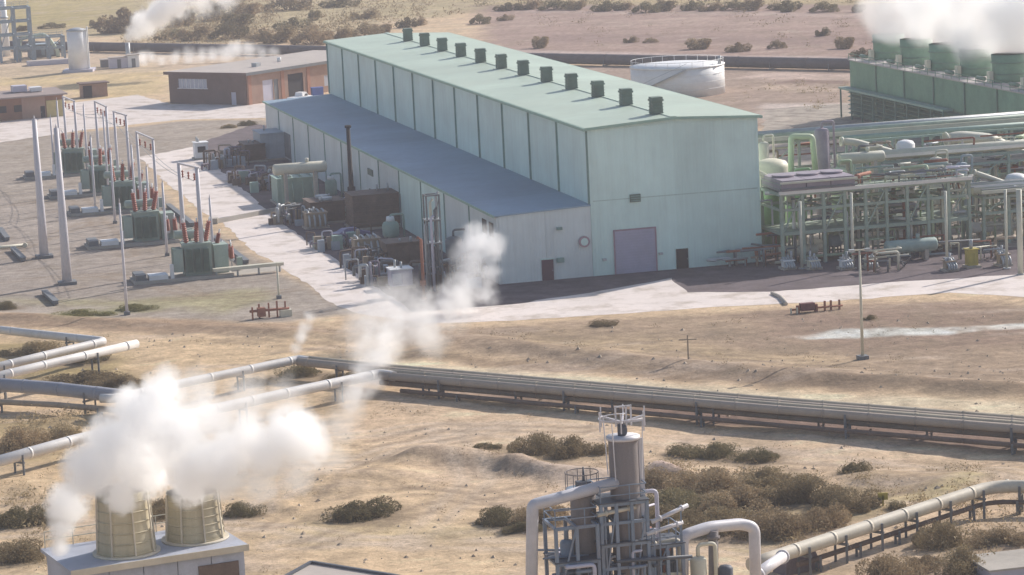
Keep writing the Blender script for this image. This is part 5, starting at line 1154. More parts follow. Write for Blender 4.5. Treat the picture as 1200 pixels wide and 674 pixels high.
fpipe('white arched pipe leading down to the cream pipeline', [(800, 720, .4), (800, 628, .4), (830, 618, 1), (868, 614, 2), (884, 618, 2), (886, 700, 2)], .36, M['fg_white'], .5)
fpipe('short grey standpipe inside the white arched pipe', [(836, 720, .8), (836, 622, .8)], .3, M['fg_grey'], .4)
fpipe('thin rusty pipe rising right of the separator frame', [(760, 640, -.6), (796, 632, -.6), (798, 700, -.6)], .16, M['pl_cream'], .4)
fpipe('pale pipe joining the cream pipeline to the arched pipe', [(884, 676, 2.4), (900, 664, 3), (918, 652, 8)], .36, M['fg_white'], .6)
def fframe(label, pa, pb, ytops, dv, D, m, nx=2, deck=(0, 1)):
    u0, _ = wf(pa, 640, dv); u1, _ = wf(pb, 640, dv); lv = sorted([wf((pa + pb) / 2, y, dv)[1] for y in ytops])
    return frame('separator_structure', label, 'structure', L(u0, VF + dv), RZ, u1 - u0, D, lv, nx, 1, m, .2, .18, deck=deck, deckm=M['fg_dark'])
f1_ = fframe('lower slate blue frame around the shorter separator vessel', 652, 701, [700, 660, 618], -1.3, 2.6, M['fg_blue'], 2, deck=(1,))
f2_ = fframe('low slate blue frame right of the tall separator', 764, 800, [680, 640], -1.0, 2.4, M['fg_blue'], 2, deck=(1,))
f3_ = fframe('taller slate blue frame wrapped round the tall separator', 706, 760, [700, 665, 638, 612, 590], -1.1, 2.4, M['fg_blue'], 3, deck=(2, 4))
tangle(f1_, .1, 2.2, -.3, 2.4, 0, 6.4, 22, 11, [M['fg_blue'], M['fg_white'], M['fg_grey'], M['fg_dark'], M['lav'], M['rack2']], .05, .13, .7)
tangle(f2_, -.2, 2.0, -.1, 2.2, 0, 6.2, 16, 12, [M['fg_blue'], M['fg_white'], M['fg_dark'], M['rust'], M['cream']], .05, .12, .7)
tangle(f3_, .1, 2.5, -.4, 2.2, 0, 8.6, 34, 13, [M['fg_blue'], M['fg_white'], M['fg_dark'], M['lav'], M['rust']], .05, .12, .65)
for (a, b_, c_, d_, lab, m) in ((764, 612, 806, 592, 'upper pale pipe spool on brackets right of the tall separator', 'fg_white'), (758, 626, 800, 612, 'lower pale pipe spool on brackets right of the tall separator', 'fg_white'), (700, 604, 745, 594, 'brown pipe spool wrapped before the tall separator', 'pl_cream')):
    p, q_ = lf(a, b_, -1.2), lf(c_, d_, -.9); o0 = Vector((p.x, p.y, 0)); t = thing('pipe_spool', lab, 'pipe', o0); MB().tube([p - o0, q_ - o0], .13, 10).build('pipe', M[m], t)
    for k in (.2, .8): w = p.lerp(q_, k) - o0; MB().bar(Vector((w.x, w.y, 0)), w, .09).build('post', M['fg_blue'], t); MB().tube([w, w + (q_ - p).normalized() * .12], .2, 10).build('flange', M[m], t)
for i, (px_, ytop, lab, m, r) in enumerate(((664, 632, 'slim slate blue drum at the left of the separator frame', 'fg_blue', .42), (706, 600, 'slate blue riser vessel between the two separators', 'fg_blue', .36), (752, 590, 'slim blue grey riser vessel right of the tall separator', 'lav', .34), (778, 636, 'small slate drum under the low frame', 'fg_dark', .5), (818, 652, 'squat pale vessel between the low frame and the arched pipe', 'cream', .5), (850, 662, 'dark valve body inside the white arched pipe', 'fg_dark', .45))):
    u, z = wf(px_, ytop, .2); vessel(lab, L(u, VF + .2), r, z, M[m], True, nozzle=i % 2 == 0)
# ------------------------------------------------------------------ foreground: two ribbed fan stacks on a pale cell
M['stack'] = mat('weathered_tan_fibreglass', (.50, .44, .31), .8, .12, 1.2, dirt=(.24, .20, .15), dirt_amt=.5, streak=True)
M['cell'] = mat('pale_blue_grey_panel', (.40, .42, .48), .7, .14, .8, dirt=(.24, .23, .26), dirt_amt=.8, streak=True)
DZ = 7.0
pa, pb_, pc_ = G(86, 668, DZ), G(285, 638, DZ), G(140, 640, DZ)
ax = (pb_ - pa).normalized(); ca = math.atan2(ax.y, ax.x)
cell = thing('fan_stack_cell', 'pale blue grey cell at the bottom left corner carrying two fan stacks', 'cooling cell', Vector((pa.x, pa.y, 0)), ca)
CWd = (pb_ - pa).length
for i in range(5): bx(i * CWd / 5 + .03, (i + 1) * CWd / 5 - .03, -.12, 0, 2.6, DZ - .25).build('side_panel', M['cell'], cell)
bx(.05, CWd - .05, .02, 6.2, 0, DZ - .26).build('body', M['cell'], cell); bx(-.25, CWd + .25, -.3, 6.4, DZ - .2, DZ).build('deck', M['cell'], cell)
for i in range(3): bx(CWd, CWd + .1, .3 + i * 2, 2.1 + i * 2, 2.6, DZ - .25).build('side_panel', M['cell'], cell)
bx(CWd * .72, CWd * .96, -.2, -.13, 4.6, 6.1).build('opening', M['yd_brown'], cell); bx(-.25, CWd + .25, -.36, -.31, DZ - .35, DZ + .05).build('edge_trim', M['pl_cream'], cell)
rr = MB()
for hh in (.55, 1.05): rr.bar((0, 6.2, DZ + hh), (CWd, 6.2, DZ + hh), .05)
for k in range(7): rr.bar((k * CWd / 6, 6.2, DZ), (k * CWd / 6, 6.2, DZ + 1.05), .05)
rr.build('railing', M['cream'], cell)
def fstack(label, px, pyb, pytop, hw):
    c = G(px, pyb, DZ); h = hgt(c, px, pytop) - DZ; r = hw / (CAM_F / math.hypot(c.x, c.y, CAM_H - DZ))
    c = c + Vector((0, r * .6, 0)); t = thing('fan_stack', label, 'fan stack', c, 0, None)
    MB().lathe((0, 0), [(r * 1.06, 0), (r * 1.0, h * .15), (r * .93, h * .5), (r * .90, h * .8), (r * .93, h), (r * .86, h), (r * .84, h * .5), (r * .9, .1)], 36).build('shell', M['stack'], t)
    for k in range(6):
        rk = r * (1.0 - .11 * min(1, (k + .3) / 6 * 1.5)); MB().tube([(math.cos(a * math.pi / 18) * rk * 1.03, math.sin(a * math.pi / 18) * rk * 1.03, h * (k + .35) / 6.2) for a in range(36)], .05, 5, closed=True).build('hoop', M['stack'], t)
    for k in range(8):
        an = k * math.pi / 4 - .35; MB().bar((math.cos(an) * r * 1.08, math.sin(an) * r * 1.08, 0), (math.cos(an) * r * .96, math.sin(an) * r * .96, h), .09, .09).build('rib', M['pl_cream'], t)
    MB().cyl((0, 0), r * 1.2, r * 1.2, 0, .12, 30).build('base_ring', M['pl_cream'], t)
    return t
fstack('nearer left fan stack of the pair, mostly wrapped in white steam', 146, 652, 578, 33); fstack('right fan stack of the pair, ribbed tan cylinder at the end of the cell', 227, 636, 580, 33)
t = thing('exhaust_pipe', 'short slate grey exhaust pipe at the bottom left giving off steam', 'pipe', Vector((G(70, 690, 4).x, G(70, 690, 4).y, 0)), 0); h_ = hgt(t.location, 70, 648)
MB().cyl((0, 0), .62, .6, 0, h_, 16).build('pipe', M['lav'], t); MB().cyl((0, 0), .68, .68, h_ - .35, h_, 16).build('collar', M['greydk'], t)
# shed roof edge at the bottom middle
A, B, D2 = G(322, 684, 3.5), G(365, 660, 3.5), G(500, 682, 3.5)
t = thing('lean_to_roof', 'dark edged corrugated shed roof just showing at the bottom edge', 'roof', Vector((A.x, A.y, 0)), 0); o0 = Vector((A.x, A.y, 0)); C2 = A + D2 - B
P_ = [A - o0, C2 - o0, D2 - o0, B - o0]
MB().hexa([p - Vector((0, 0, .12)) for p in P_] + P_).build('roof', M['roof_grey'], t)
for i in range(4): MB().bar(P_[i] + Vector((0, 0, .04)), P_[(i + 1) % 4] + Vector((0, 0, .04)), .22, .24).build('edge_beam', M['fg_dark'], t)
for p in P_: MB().bar((p.x, p.y, 0), (p.x, p.y, 3.4), .18).build('post', M['fg_dark'], t)
# ------------------------------------------------------------------ desert scrub and trees: many small leaf faces on twiggy stems
def leaf_mat(name, c1, c2, c3):
    g = NG(name); pos = g.n('ShaderNodeNewGeometry').outputs['Position']; n1_ = g.noise(pos, 1.1, 3, .6); n2_ = g.noise(pos, 6, 2, .6)
    oi = g.n('ShaderNodeObjectInfo')
    c = g.mix(g.ramp(n1_, .38, .62), c1, c2); c = g.mix(g.ramp(n2_, .5, .75, 0, .8), c, c3)
    v = g.n('ShaderNodeHueSaturation'); g.l(c, v.inputs['Color']); g.l(g.ramp(oi.outputs['Random'], 0, 1, .78, 1.22), v.inputs['Value'])
    b = g.n('ShaderNodeBsdfPrincipled'); g.l(v.outputs[0], b.inputs['Base Color']); b.inputs['Roughness'].default_value = .9; b.inputs['Specular IOR Level'].default_value = .1
    tr = g.n('ShaderNodeBsdfTranslucent'); g.l(v.outputs[0], tr.inputs['Color']); mx = g.n('ShaderNodeMixShader'); mx.inputs[0].default_value = .2
    g.l(b.outputs[0], mx.inputs[1]); g.l(tr.outputs[0], mx.inputs[2]); o = g.n('ShaderNodeOutputMaterial'); g.l(mx.outputs[0], o.inputs['Surface']); return g.m
LM = {'olive': leaf_mat('olive_scrub_leaves', (.37, .29, .17), (.29, .225, .135), (.46, .37, .24)),
      'brown': leaf_mat('brown_dry_scrub', (.41, .31, .19), (.32, .24, .15), (.50, .39, .26)),
      'dark': leaf_mat('dark_green_scrub', (.26, .215, .12), (.18, .16, .09), (.34, .28, .17)),
      'yellow': leaf_mat('yellow_green_weeds', (.28, .25, .10), (.20, .20, .08), (.34, .28, .16))}
TW = mat('grey_brown_twigs', (.16, .12, .09), .9, .2, 3)
def bush_mesh(seed, n, lobes, leaf, flat=.55):
    """unit bush: radius 1 across, height about flat*1.2; lumpy crown of small faces"""
    r = np.random.default_rng(seed); cs = []
    for i in range(lobes):
        a = r.uniform(0, 2 * math.pi); d = r.uniform(0, .66) ** .8; cs.append((math.cos(a) * d * 1.15, math.sin(a) * d * 1.15, r.uniform(.10, .62) * flat * (1 - .6 * d), r.uniform(.16, .36)))
    cs = np.array(cs); pick = r.integers(0, lobes, n); dirs = r.normal(size=(n, 3)); dirs /= np.linalg.norm(dirs, axis=1)[:, None]
    rad = cs[pick, 3] * np.clip(r.uniform(.35, 1.08, n) ** .35, 0, 1.04)
    p = cs[pick, :3] + dirs * rad[:, None] * np.array([1, 1, .85]); p[:, 2] = np.abs(p[:, 2])
    u = r.normal(size=(n, 3)); u /= np.linalg.norm(u, axis=1)[:, None]; w = np.cross(u, r.normal(size=(n, 3))); w /= np.linalg.norm(w, axis=1)[:, None]
    s = leaf * r.uniform(.5, 1.4, n)[:, None]; a_ = p - u * s - w * s * .4; b_ = p + u * s - w * s * .5; c_ = p + u * s * .3 + w * s * .9
    v = np.stack([a_, b_, c_], 1).reshape(-1, 3); me = bpy.data.meshes.new('scrub_foliage')
    me.vertices.add(len(v)); me.vertices.foreach_set('co', v.ravel()); me.loops.add(3 * n); me.loops.foreach_set('vertex_index', np.arange(3 * n, dtype=np.int32))
    me.polygons.add(n); me.polygons.foreach_set('loop_start', np.arange(0, 3 * n, 3, dtype=np.int32)); me.update(calc_edges=True)
    mb = MB()
    for i in range(lobes): mb.tube([(0, 0, -.05), tuple(cs[i, :3] * np.array([.5, .5, .4])), tuple(cs[i, :3])], [.022, .015, .006], 4)
    st = bpy.data.meshes.new('scrub_stem'); st.from_pydata(mb.v, [], mb.f); st.materials.append(TW)
    return me, st
BUSH = [bush_mesh(100 + i, 11000, 22, .021, .66) for i in range(5)]; SMALL = [bush_mesh(200 + i, 900, 6, .06, .7) for i in range(3)]; TREE = [bush_mesh(300 + i, 2600, 12, .045, 1.15) for i in range(4)]
_cache = {}
def with_mat(me, m):
    k = (me.name, m.name)
    if k not in _cache: c = me.copy(); c.materials.clear(); c.materials.append(m); c.name = me.name.split('.')[0]; _cache[k] = c
    return _cache[k]
def plant(name, label, cat, px, py, wpx, hpx, m, src, seed, group=None, depth=.75, sink=.0):
    p = G(px, py); sc = math.hypot(p.x, p.y, CAM_H) / CAM_F; r = wpx * sc / 2; pair = src[seed % len(src)]
    p.z = float(ground_z(p.x, p.y)) - .03
    zmax = .62 * 1.0 if src is BUSH else (.7 if src is SMALL else 1.15); h = hpx * sc / 1.0
    t = thing(name, label, cat, p, seed * 2.39, group)
    fo = bpy.data.objects.new('foliage', with_mat(pair[0], LM[m])); C.objects.link(fo); fo.parent = t; fo.scale = (r, r * depth, h / zmax)
    so_ = bpy.data.objects.new('stem' if name != 'desert_tree' else 'trunk', pair[1]); C.objects.link(so_); so_.parent = t; so_.scale = fo.scale
    t.rotation_euler[2] = HA + random.Random(seed).uniform(-.3, .3) + (math.pi if seed % 2 else 0); return t
for i, (a, b_, w, h, m, lab) in enumerate(VEG): plant('scrub_bush', lab, 'bush', a, b_, w * 1.3, h * .92, m, BUSH, i)
TREES = [
 (140, 38, 62, 38, 'brown', 'big round brown tree left of the far steam plume'), (118, 32, 26, 16, 'olive', 'small tree at the left side of the big round brown tree'),
 (205, 46, 44, 14, 'dark', 'low dark green tree under the far steam plume'), (222, 30, 44, 26, 'dark', 'dark tree right of the far steam plume'), (250, 24, 40, 22, 'dark', 'dark tree second right of the far steam plume'),
 (232, 47, 46, 24, 'brown', 'brown tree in front of the dark pair by the far plume'), (268, 46, 44, 24, 'dark', 'dark bushy tree above the brick building roof'), (296, 20, 50, 22, 'brown', 'reddish brown tree at the top edge above the brick building'),
 (305, 48, 40, 20, 'brown', 'brown tree above the right end of the brick roof'), (330, 50, 50, 26, 'olive', 'olive tree left of the far hall corner'), (365, 52, 46, 26, 'brown', 'brown tree touching the far hall corner'),
 (372, 24, 22, 16, 'dark', 'small dark tree standing on open ground above the far hall corner'), (395, 8, 46, 16, 'dark', 'dark tree at the top edge above the far hall corner'), (400, 48, 44, 22, 'olive', 'yellow olive tree just over the far roof corner'),
 (428, 44, 40, 20, 'olive', 'olive tree second over the far roof edge'), (452, 40, 40, 16, 'brown', 'brown tree third over the far roof edge'), (475, 32, 26, 16, 'dark', 'dark tree left of the first roof ventilator'),
 (492, 30, 20, 12, 'brown', 'brown bush right behind the first roof ventilator'), (562, 28, 24, 14, 'dark', 'small dark tree in the reddish field above the roof'), (638, 56, 30, 18, 'brown', 'brown bush behind the middle of the hall roof'),
 (590, 24, 20, 10, 'brown', 'brown bush in the reddish field above the roof right of the small dark tree'), (740, 50, 20, 10, 'brown', 'small brown bush above the far pipeline'), (762, 50, 16, 7, 'brown', 'smaller brown bush beside the one above the far pipeline'),
 (825, 56, 44, 16, 'brown', 'brown bush above the white round tank'), (862, 60, 30, 15, 'brown', 'brown bush right of the white round tank top'), (965, 42, 20, 13, 'dark', 'small dark bush in the field left of the big steam'),
 (910, 56, 20, 12, 'olive', 'olive bush above the far pipeline near the right'), (995, 56, 34, 18, 'brown', 'pale brown bush left of the cooling tower'), (1008, 66, 26, 14, 'dark', 'dark bush touching the cooling tower end'),
 (925, 14, 22, 13, 'dark', 'dark bush at the top edge left of the steam'), (965, 14, 30, 15, 'dark', 'larger dark bush at the top edge left of the steam'), (1010, 14, 24, 12, 'brown', 'reddish bush at the top edge beside the steam'),
 (180, 20, 30, 14, 'olive', 'olive tree seen through the thin edge of the far steam plume'), (262, 10, 50, 20, 'dark', 'dark green tree at the top edge right of the far steam plume'), (335, 12, 54, 20, 'olive', 'olive tree at the top edge above the brick building right end'), (286, 34, 54, 24, 'dark', 'dark green tree in the middle of the far left tree belt'), (340, 34, 44, 18, 'dark', 'dark green tree above the far hall corner in the belt'), (430, 22, 40, 14, 'olive', 'olive tree standing apart above the far roof edge'), (60, 33, 30, 8, 'dark', 'dark low tree behind the far left frames'), (30, 36, 22, 8, 'dark', 'dark low tree behind the far left arched pipe'), (1225, 140, 30, 20, 'olive', 'olive bush beyond the cooling tower foot'),
]
for i, (a, b_, w, h, m, lab) in enumerate(TREES[:-1]): plant('desert_tree', lab, 'tree', a, b_, w * 1.25, h * 1.15, m, TREE, i, depth=.9)
rt = random.Random(9); x = 575; k = 0
ORD = ['first', 'second', 'third', 'fourth', 'fifth', 'sixth', 'seventh', 'eighth', 'ninth', 'tenth', 'eleventh', 'twelfth', 'thirteenth']
while x < 905 and k < 13:
    w = rt.uniform(28, 44); plant('desert_tree', '%s dark brown tree from the left in the row along the top edge' % ORD[k], 'tree', x + w / 2, rt.uniform(11, 15), w * 1.15, rt.uniform(14, 20), ['dark', 'brown', 'dark', 'olive'][k % 4], TREE, k + 60, 'row of trees along the top edge'); x += w * .72; k += 1
# a far-off belt of scrub and the low desert plants between, too many to count
def scatter(name, label, polys, dens, smin, smax, m, seed, leaf_n=26, tall=.7):
    r = np.random.default_rng(seed); vs = []; n_t = 0
    for pl in polys:
        pg = gp(pl); xs_ = [p[0] for p in pg]; ys_ = [p[1] for p in pg]; area = (max(xs_) - min(xs_)) * (max(ys_) - min(ys_)); n = int(min(6000, area * dens))
        X = r.uniform(min(xs_), max(xs_), n); Y = r.uniform(min(ys_), max(ys_), n); keep = (sdist(X, Y, pg) < 0) & (fbm(X / 8, Y / 8, 3, seed) > .47)
        X, Y = X[keep], Y[keep]; Z = ground_z(X, Y); s = r.uniform(smin, smax, len(X)) * (.5 + r.random(len(X)))
        for j in range(leaf_n):
            d = r.normal(size=(len(X), 3)) * np.array([.45, .45, .38]); d[:, 2] = np.abs(d[:, 2]) * tall * 1.4
            c = np.stack([X, Y, Z], 1) + d * s[:, None]; u = r.normal(size=c.shape); w = r.normal(size=c.shape); q = (s * .10)[:, None] * .6
            vs.append(np.stack([c - u * q, c + u * q, c + w * q], 1))
    v = np.concatenate(vs).reshape(-1, 3); n = len(v) // 3; me = bpy.data.meshes.new(name)
    me.vertices.add(len(v)); me.vertices.foreach_set('co', v.ravel()); me.loops.add(3 * n); me.loops.foreach_set('vertex_index', np.arange(3 * n, dtype=np.int32))
    me.polygons.add(n); me.polygons.foreach_set('loop_start', np.arange(0, 3 * n, 3, dtype=np.int32)); me.update(calc_edges=True); me.materials.append(LM[m])
    o = bpy.data.objects.new(name, me); C.objects.link(o); tag(o, label, 'scrub', kind='stuff'); print(name, n); return o
scatter('ground_scrub', 'low dry scrub scattered over the sandy foreground', [[(-20, 560), (0, 490), (440, 470), (1200, 530), (1200, 670), (0, 674)]], .12, .2, .6, 'brown', 41, 40)
scatter('ground_scrub', 'olive scrub thinly spread around the thicket and bottom right', [[(740, 545), (1040, 545), (1200, 560), (1200, 670), (950, 670), (760, 600)], [(0, 490), (120, 480), (110, 540), (0, 560)], [(0, 560), (80, 590), (60, 670), (0, 670)]], .5, .4, 1.0, 'olive', 42, 60)
scatter('ground_scrub', 'dry tufts over the brown field below the road', [[(0, 372), (330, 388), (640, 380), (900, 366), (1200, 352), (1200, 465), (600, 430), (440, 415), (0, 400)]], .09, .2, .6, 'olive', 43, 40)
scatter('desert_scrub', 'belt of brown scrub along the far side of the fields', [[(160, 60), (120, 30), (200, 0), (560, 0), (560, 12), (480, 34), (380, 56), (300, 54)]], .022, 1.2, 3.0, 'brown', 44, 90, 1.0)
scatter('desert_scrub', 'thin scrub over the reddish far fields', [[(560, 4), (1200, 4), (1040, 64), (600, 58)]], .012, .8, 2.0, 'brown', 45, 50, .8)
scatter('desert_scrub', 'dark scrub along the top right edge', [[(560, 12), (560, -30), (1200, -30), (1200, 12)]], .02, 1.5, 3.5, 'dark', 46, 70, 1.0)
scatter('desert_scrub', 'low green scrub behind the process plant', [[(850, 100), (1000, 100), (1000, 130), (860, 128)], [(900, 122), (990, 120), (990, 130), (900, 130)]], .08, .6, 1.5, 'olive', 47, 50, .8)

scatter('desert_scrub', 'dark green scrub behind the brick building and far steam', [[(180, 52), (200, 26), (330, 30), (380, 52)], [(330, 34), (480, 16), (480, 34), (390, 52)]], .02, 1.6, 3.6, 'olive', 48, 80, 1.0)
# loose stones
def stones(n, poly, seed):
    r = np.random.default_rng(seed); pg = gp(poly); xs_ = [p[0] for p in pg]; ys_ = [p[1] for p in pg]
    X = r.uniform(min(xs_), max(xs_), n); Y = r.uniform(min(ys_), max(ys_), n); k = (sdist(X, Y, pg) < 0) & (fbm(X / 5, Y / 5, 3, seed) > .46); X, Y = X[k], Y[k]; Z = ground_z(X, Y); s = .05 + .2 * r.random(len(X)) ** 4
    base = np.array([(1, 0, 0), (0, 1, 0), (-1, 0, 0), (0, -1, 0), (0, 0, .9)]); v = []; f = []
    for i in range(len(X)):
        p = base * (r.uniform(.6, 1.2, (5, 1))) * s[i]; a = r.uniform(0, 6.28); c_, s_ = math.cos(a), math.sin(a); q = np.stack([p[:, 0] * c_ - p[:, 1] * s_ + X[i], p[:, 0] * s_ + p[:, 1] * c_ + Y[i], p[:, 2] + Z[i] - .02], 1)
        o = len(v); v += q.tolist(); f += [(o, o + 1, o + 4), (o + 1, o + 2, o + 4), (o + 2, o + 3, o + 4), (o + 3, o, o + 4)]
    me = bpy.data.meshes.new('stones'); me.from_pydata(v, [], f); me.materials.append(mat('desert_stone', (.42, .34, .26), .95, .35, 2)); o = bpy.data.objects.new('stones', me); C.objects.link(o); tag(o, 'loose stones strewn over the bare desert ground', 'stones', kind='stuff')
stones(5500, [(-20, 382), (440, 400), (1220, 360), (1220, 690), (-20, 690)], 71)
# ------------------------------------------------------------------ steam: real volumes of drifting vapour
def along(px, py, dist):
    d = Vector(CAM_R.T @ np.array([(px - 600) / CAM_F, (py - 337) / CAM_F, 1.0]))
    return Vector((0, 0, CAM_H)) + d * dist
def vapour_mat(name, dens):
    m = bpy.data.materials.new(name); m.use_nodes = True; t = m.node_tree; t.nodes.clear()
    pv = t.nodes.new('ShaderNodeVolumePrincipled'); pv.inputs['Density'].default_value = dens
    pv.inputs['Color'].default_value = (1, 1, 1, 1); pv.inputs['Anisotropy'].default_value = 0.55
    o = t.nodes.new('ShaderNodeOutputMaterial'); t.links.new(pv.outputs[0], o.inputs['Volume']); return m
def steam(label, blobs, dens=1.0, nscale=.5, namp=.55, vox=.15, seed=0, sharp=3.0, name='steam_plume', warp=1.0, group=None):
    """blobs: (centre, radius, weight). density = clamp((strongest blob + noise) * sharp)"""
    lo = Vector([min(b[0][i] - b[1] * 1.25 for b in blobs) for i in range(3)]); hi = Vector([max(b[0][i] + b[1] * 1.25 for b in blobs) for i in range(3)])
    org = (lo + hi) / 2
    me = bpy.data.meshes.new(name); ob = bpy.data.objects.new(name, me); C.objects.link(ob); ob.location = org
    ng = bpy.data.node_groups.new('vapour', 'GeometryNodeTree')
    ng.interface.new_socket('Geometry', in_out='INPUT', socket_type='NodeSocketGeometry'); ng.interface.new_socket('Geometry', in_out='OUTPUT', socket_type='NodeSocketGeometry')
    N = ng.nodes; Lk = ng.links.new; out = N.new('NodeGroupOutput')
    def mth(op, a, b=None, cl=False):
        o = N.new('ShaderNodeMath'); o.operation = op; o.use_clamp = cl
        for i, x in enumerate((a, b)):
            if x is None: continue
            if isinstance(x, (int, float)): o.inputs[i].default_value = x
            else: Lk(x, o.inputs[i])
        return o.outputs[0]
    pos = N.new('GeometryNodeInputPosition').outputs[0]
    def noise(scale, detail, off, vec=None):
        va = N.new('ShaderNodeVectorMath'); va.operation = 'ADD'; Lk(vec or pos, va.inputs[0]); va.inputs[1].default_value = (off, off * 1.7, -off)
        nz = N.new('ShaderNodeTexNoise'); nz.inputs['Scale'].default_value = scale; nz.inputs['Detail'].default_value = detail; nz.inputs['Roughness'].default_value = .6
        Lk(va.outputs[0], nz.inputs['Vector']); return nz
    wn = noise(nscale * .6, 2, 31 + seed)
    sb_ = N.new('ShaderNodeVectorMath'); sb_.operation = 'SUBTRACT'; Lk(wn.outputs[1], sb_.inputs[0]); sb_.inputs[1].default_value = (.5, .5, .5)
    sc_ = N.new('ShaderNodeVectorMath'); sc_.operation = 'SCALE'; Lk(sb_.outputs[0], sc_.inputs[0]); sc_.inputs[3].default_value = warp / nscale
    ad_ = N.new('ShaderNodeVectorMath'); ad_.operation = 'ADD'; Lk(pos, ad_.inputs[0]); Lk(sc_.outputs[0], ad_.inputs[1]); wp = ad_.outputs[0]
    acc = None; wacc = None
    for c, r, w in blobs:
        dn = N.new('ShaderNodeVectorMath'); dn.operation = 'DISTANCE'; Lk(wp, dn.inputs[0]); dn.inputs[1].default_value = tuple(c - org)
        f = mth('SUBTRACT', 1.0, mth('DIVIDE', dn.outputs['Value'], r))
        acc = f if acc is None else mth('MAXIMUM', acc, f)
        wf = mth('MULTIPLY', mth('MAXIMUM', f, 0.0), w)
        wacc = wf if wacc is None else mth('MAXIMUM', wacc, wf)
    n1_ = mth('ADD', mth('MULTIPLY', mth('SUBTRACT', noise(nscale, 7, seed).outputs[0], .5), namp * 2), mth('MULTIPLY', mth('SUBTRACT', noise(nscale * 3.2, 5, seed + 7).outputs[0], .5), namp * 1.5))
    shape = mth('MULTIPLY', mth('ADD', mth('ADD', acc, n1_), -.12), sharp, True)
    edge = mth('MULTIPLY', mth('MAXIMUM', acc, 0.0), 6.0, True)
    den = mth('MULTIPLY', mth('MULTIPLY', shape, edge), mth('MULTIPLY', wacc, 2.0, False))
    vc = N.new('GeometryNodeVolumeCube'); Lk(den, vc.inputs['Density'])
    vc.inputs['Min'].default_value = tuple(lo - org); vc.inputs['Max'].default_value = tuple(hi - org)
    for ax, k in zip(('Resolution X', 'Resolution Y', 'Resolution Z'), range(3)): vc.inputs[ax].default_value = max(8, int((hi[k] - lo[k]) / vox))
    sm = N.new('GeometryNodeSetMaterial'); m = vapour_mat(name + '_vapour', dens); sm.inputs['Material'].default_value = m
    me.materials.append(m)
    Lk(vc.outputs[0], sm.inputs[0]); Lk(sm.outputs[0], out.inputs[0])
    md = ob.modifiers.new('vapour', 'NODES'); md.node_group = ng
    return tag(ob, label, 'steam', group)
def pb(lst, dist, jit=.35, seed=1):
    r_ = random.Random(seed); out = []
    for e in lst:
        px_, py_, rp, w = e[:4]; d = dist + (e[4] if len(e) > 4 else 0); r = rp * d / CAM_F
        out.append((along(px_, py_, d + r_.uniform(-jit, jit) * r), r, w))
    return out
steam('thick white steam cloud billowing off the two ribbed fan stacks', pb([
    (70, 640, 16, .9), (72, 618, 24, .9), (78, 592, 34, 1), (106, 552, 44, .9), (138, 522, 52, 1), (166, 490, 50, 1), (188, 462, 36, .9), (165, 545, 50, 1), (203, 512, 50, 1), (228, 545, 46, 1), (156, 470, 26, .7),
    (142, 580, 30, .9), (222, 574, 30, .8), (258, 552, 42, .8), (312, 526, 40, .8), (344, 512, 46, 1), (362, 524, 34, .7), (290, 512, 38, .7), (270, 528, 40, .8), (196, 440, 22, .5), (245, 490, 50, .30), (292, 470, 48, .14), (334, 464, 40, .10), (232, 456, 36, .16), (398, 500, 34, .10), (408, 465, 26, .08), (345, 556, 36, .16), (300, 562, 38, .22), (390, 535, 34, .10)], 172, .4),
    dens=1.8, nscale=.6, namp=1.15, vox=.08, seed=3, sharp=5, warp=.25)
steam('thin steam drifting from the pipeline bend across the pale road', pb([
    (410, 478, 24, .5, -36), (420, 460, 26, .9, -32), (430, 442, 28, 1, -26), (438, 424, 30, 1, -20), (448, 402, 36, .9, -12), (468, 380, 44, .8), (495, 370, 44, .7), (425, 402, 38, .5, -12), (448, 356, 40, .5), (500, 398, 36, .4, -12), (528, 362, 38, .6), (430, 374, 42, .5), (475, 350, 38, .4), (548, 352, 30, .6)], 285, .3),
    dens=.5, nscale=.38, namp=1.3, vox=.14, seed=12, sharp=1.7, warp=.8, name='steam_wisp')
steam('steam puff hanging over the annex corner and the pipe tower', pb([
    (522, 352, 24, .6), (536, 346, 28, .6), (546, 330, 28, .6), (553, 314, 28, .6), (556, 298, 28, .7), (557, 284, 30, .9), (574, 290, 26, .7), (572, 320, 24, .45), (568, 345, 24, .4), (540, 300, 22, .4)], 303, .3),
    dens=.8, nscale=.5, namp=1.15, vox=.14, seed=18, sharp=2.0, warp=.8, name='steam_wisp')
steam('faint upright wisp of steam left of the pale road bend', pb([(362, 372, 12, .8, 0), (357, 384, 13, .8, -4), (352, 396, 13, .8, -8), (347, 408, 11, .7, -12)], 288, .3), dens=.9, nscale=.7, namp=.8, vox=.16, seed=23, sharp=2.0, name='steam_wisp')
steam('far white steam plume streaming right from the short vent stack', pb([(151, 45, 9, .9), (158, 38, 14, 1), (170, 28, 20, 1), (188, 14, 26, 1), (205, 4, 28, .9), (228, -8, 30, .7), (240, 8, 22, .3), (262, -6, 26, .3)], 610, .4),
    dens=.8, nscale=.25, namp=1.0, vox=.3, seed=29, sharp=3.0, warp=.5)
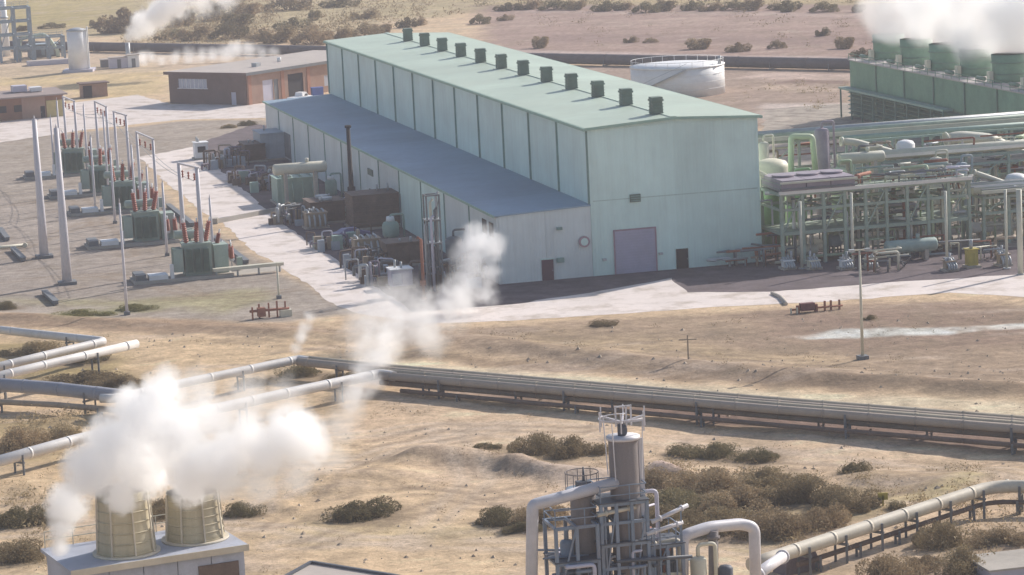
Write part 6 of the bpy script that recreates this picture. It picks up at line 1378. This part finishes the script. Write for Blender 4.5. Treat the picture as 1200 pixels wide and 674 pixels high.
steam('low white steam drifting behind the brick building roof', pb([(168, 70, 12, .9), (178, 66, 10, .7), (190, 70, 12, .5), (205, 69, 12, .5), (222, 67, 14, .5), (236, 66, 14, .5), (250, 65, 14, .6), (264, 62, 14, .7), (278, 58, 14, .8), (292, 60, 14, .6), (306, 62, 12, .5), (320, 61, 10, .5)], 640, .3), dens=.5, nscale=.35, namp=1.3, vox=.4, seed=31, sharp=2.5, name='steam_wisp')
steam('wide white steam bank above the dark green cooling tower', pb([(1034, 24, 26, 1, 30), (1030, 4, 34, 1, 30), (1046, 27, 30, 1, 30), (1062, 30, 26, 1, 30), (1078, 32, 34, 1, 20), (1096, 36, 28, 1, 15), (1112, 36, 36, 1, 10), (1132, 40, 30, 1, 5), (1150, 42, 38, 1, 0), (1170, 46, 30, 1, -5), (1190, 48, 42, 1, -10), (1235, 52, 44, 1, -20),
    (1060, 0, 42, 1, 30), (1085, 4, 46, 1, 20), (1110, 4, 50, 1, 15), (1150, 6, 54, 1, 5), (1195, 10, 58, 1, -10), (1040, 6, 32, .8, 30), (1240, -10, 60, 1, -10), (1130, -24, 50, 1, 10), (1180, -24, 50, 1, 0)], 432, .3), dens=.36, nscale=.10, namp=.45, vox=.4, seed=37, sharp=3.5, warp=.9)
for o in bpy.data.objects:
    if o.name.startswith('steam_'): o['kind'] = 'stuff'
# ------------------------------------------------------------------ thin desert haze: one closed box of even air round everything
hb = MB().box(-9500, 9500, -500, 16000, -2.0, 62.0).build('haze', None)
hm = bpy.data.materials.new('thin_air_haze'); hm.use_nodes = True; hn = hm.node_tree; hn.nodes.clear()
pv = hn.nodes.new('ShaderNodeVolumePrincipled'); pv.inputs['Density'].default_value = HAZE; pv.inputs['Color'].default_value = (.93, .92, 1.0, 1); pv.inputs['Anisotropy'].default_value = .0
ho = hn.nodes.new('ShaderNodeOutputMaterial'); hn.links.new(pv.outputs[0], ho.inputs['Volume'])
hb.data.materials.append(hm); tag(hb, 'thin pale haze in the desert air', 'haze', kind='stuff')
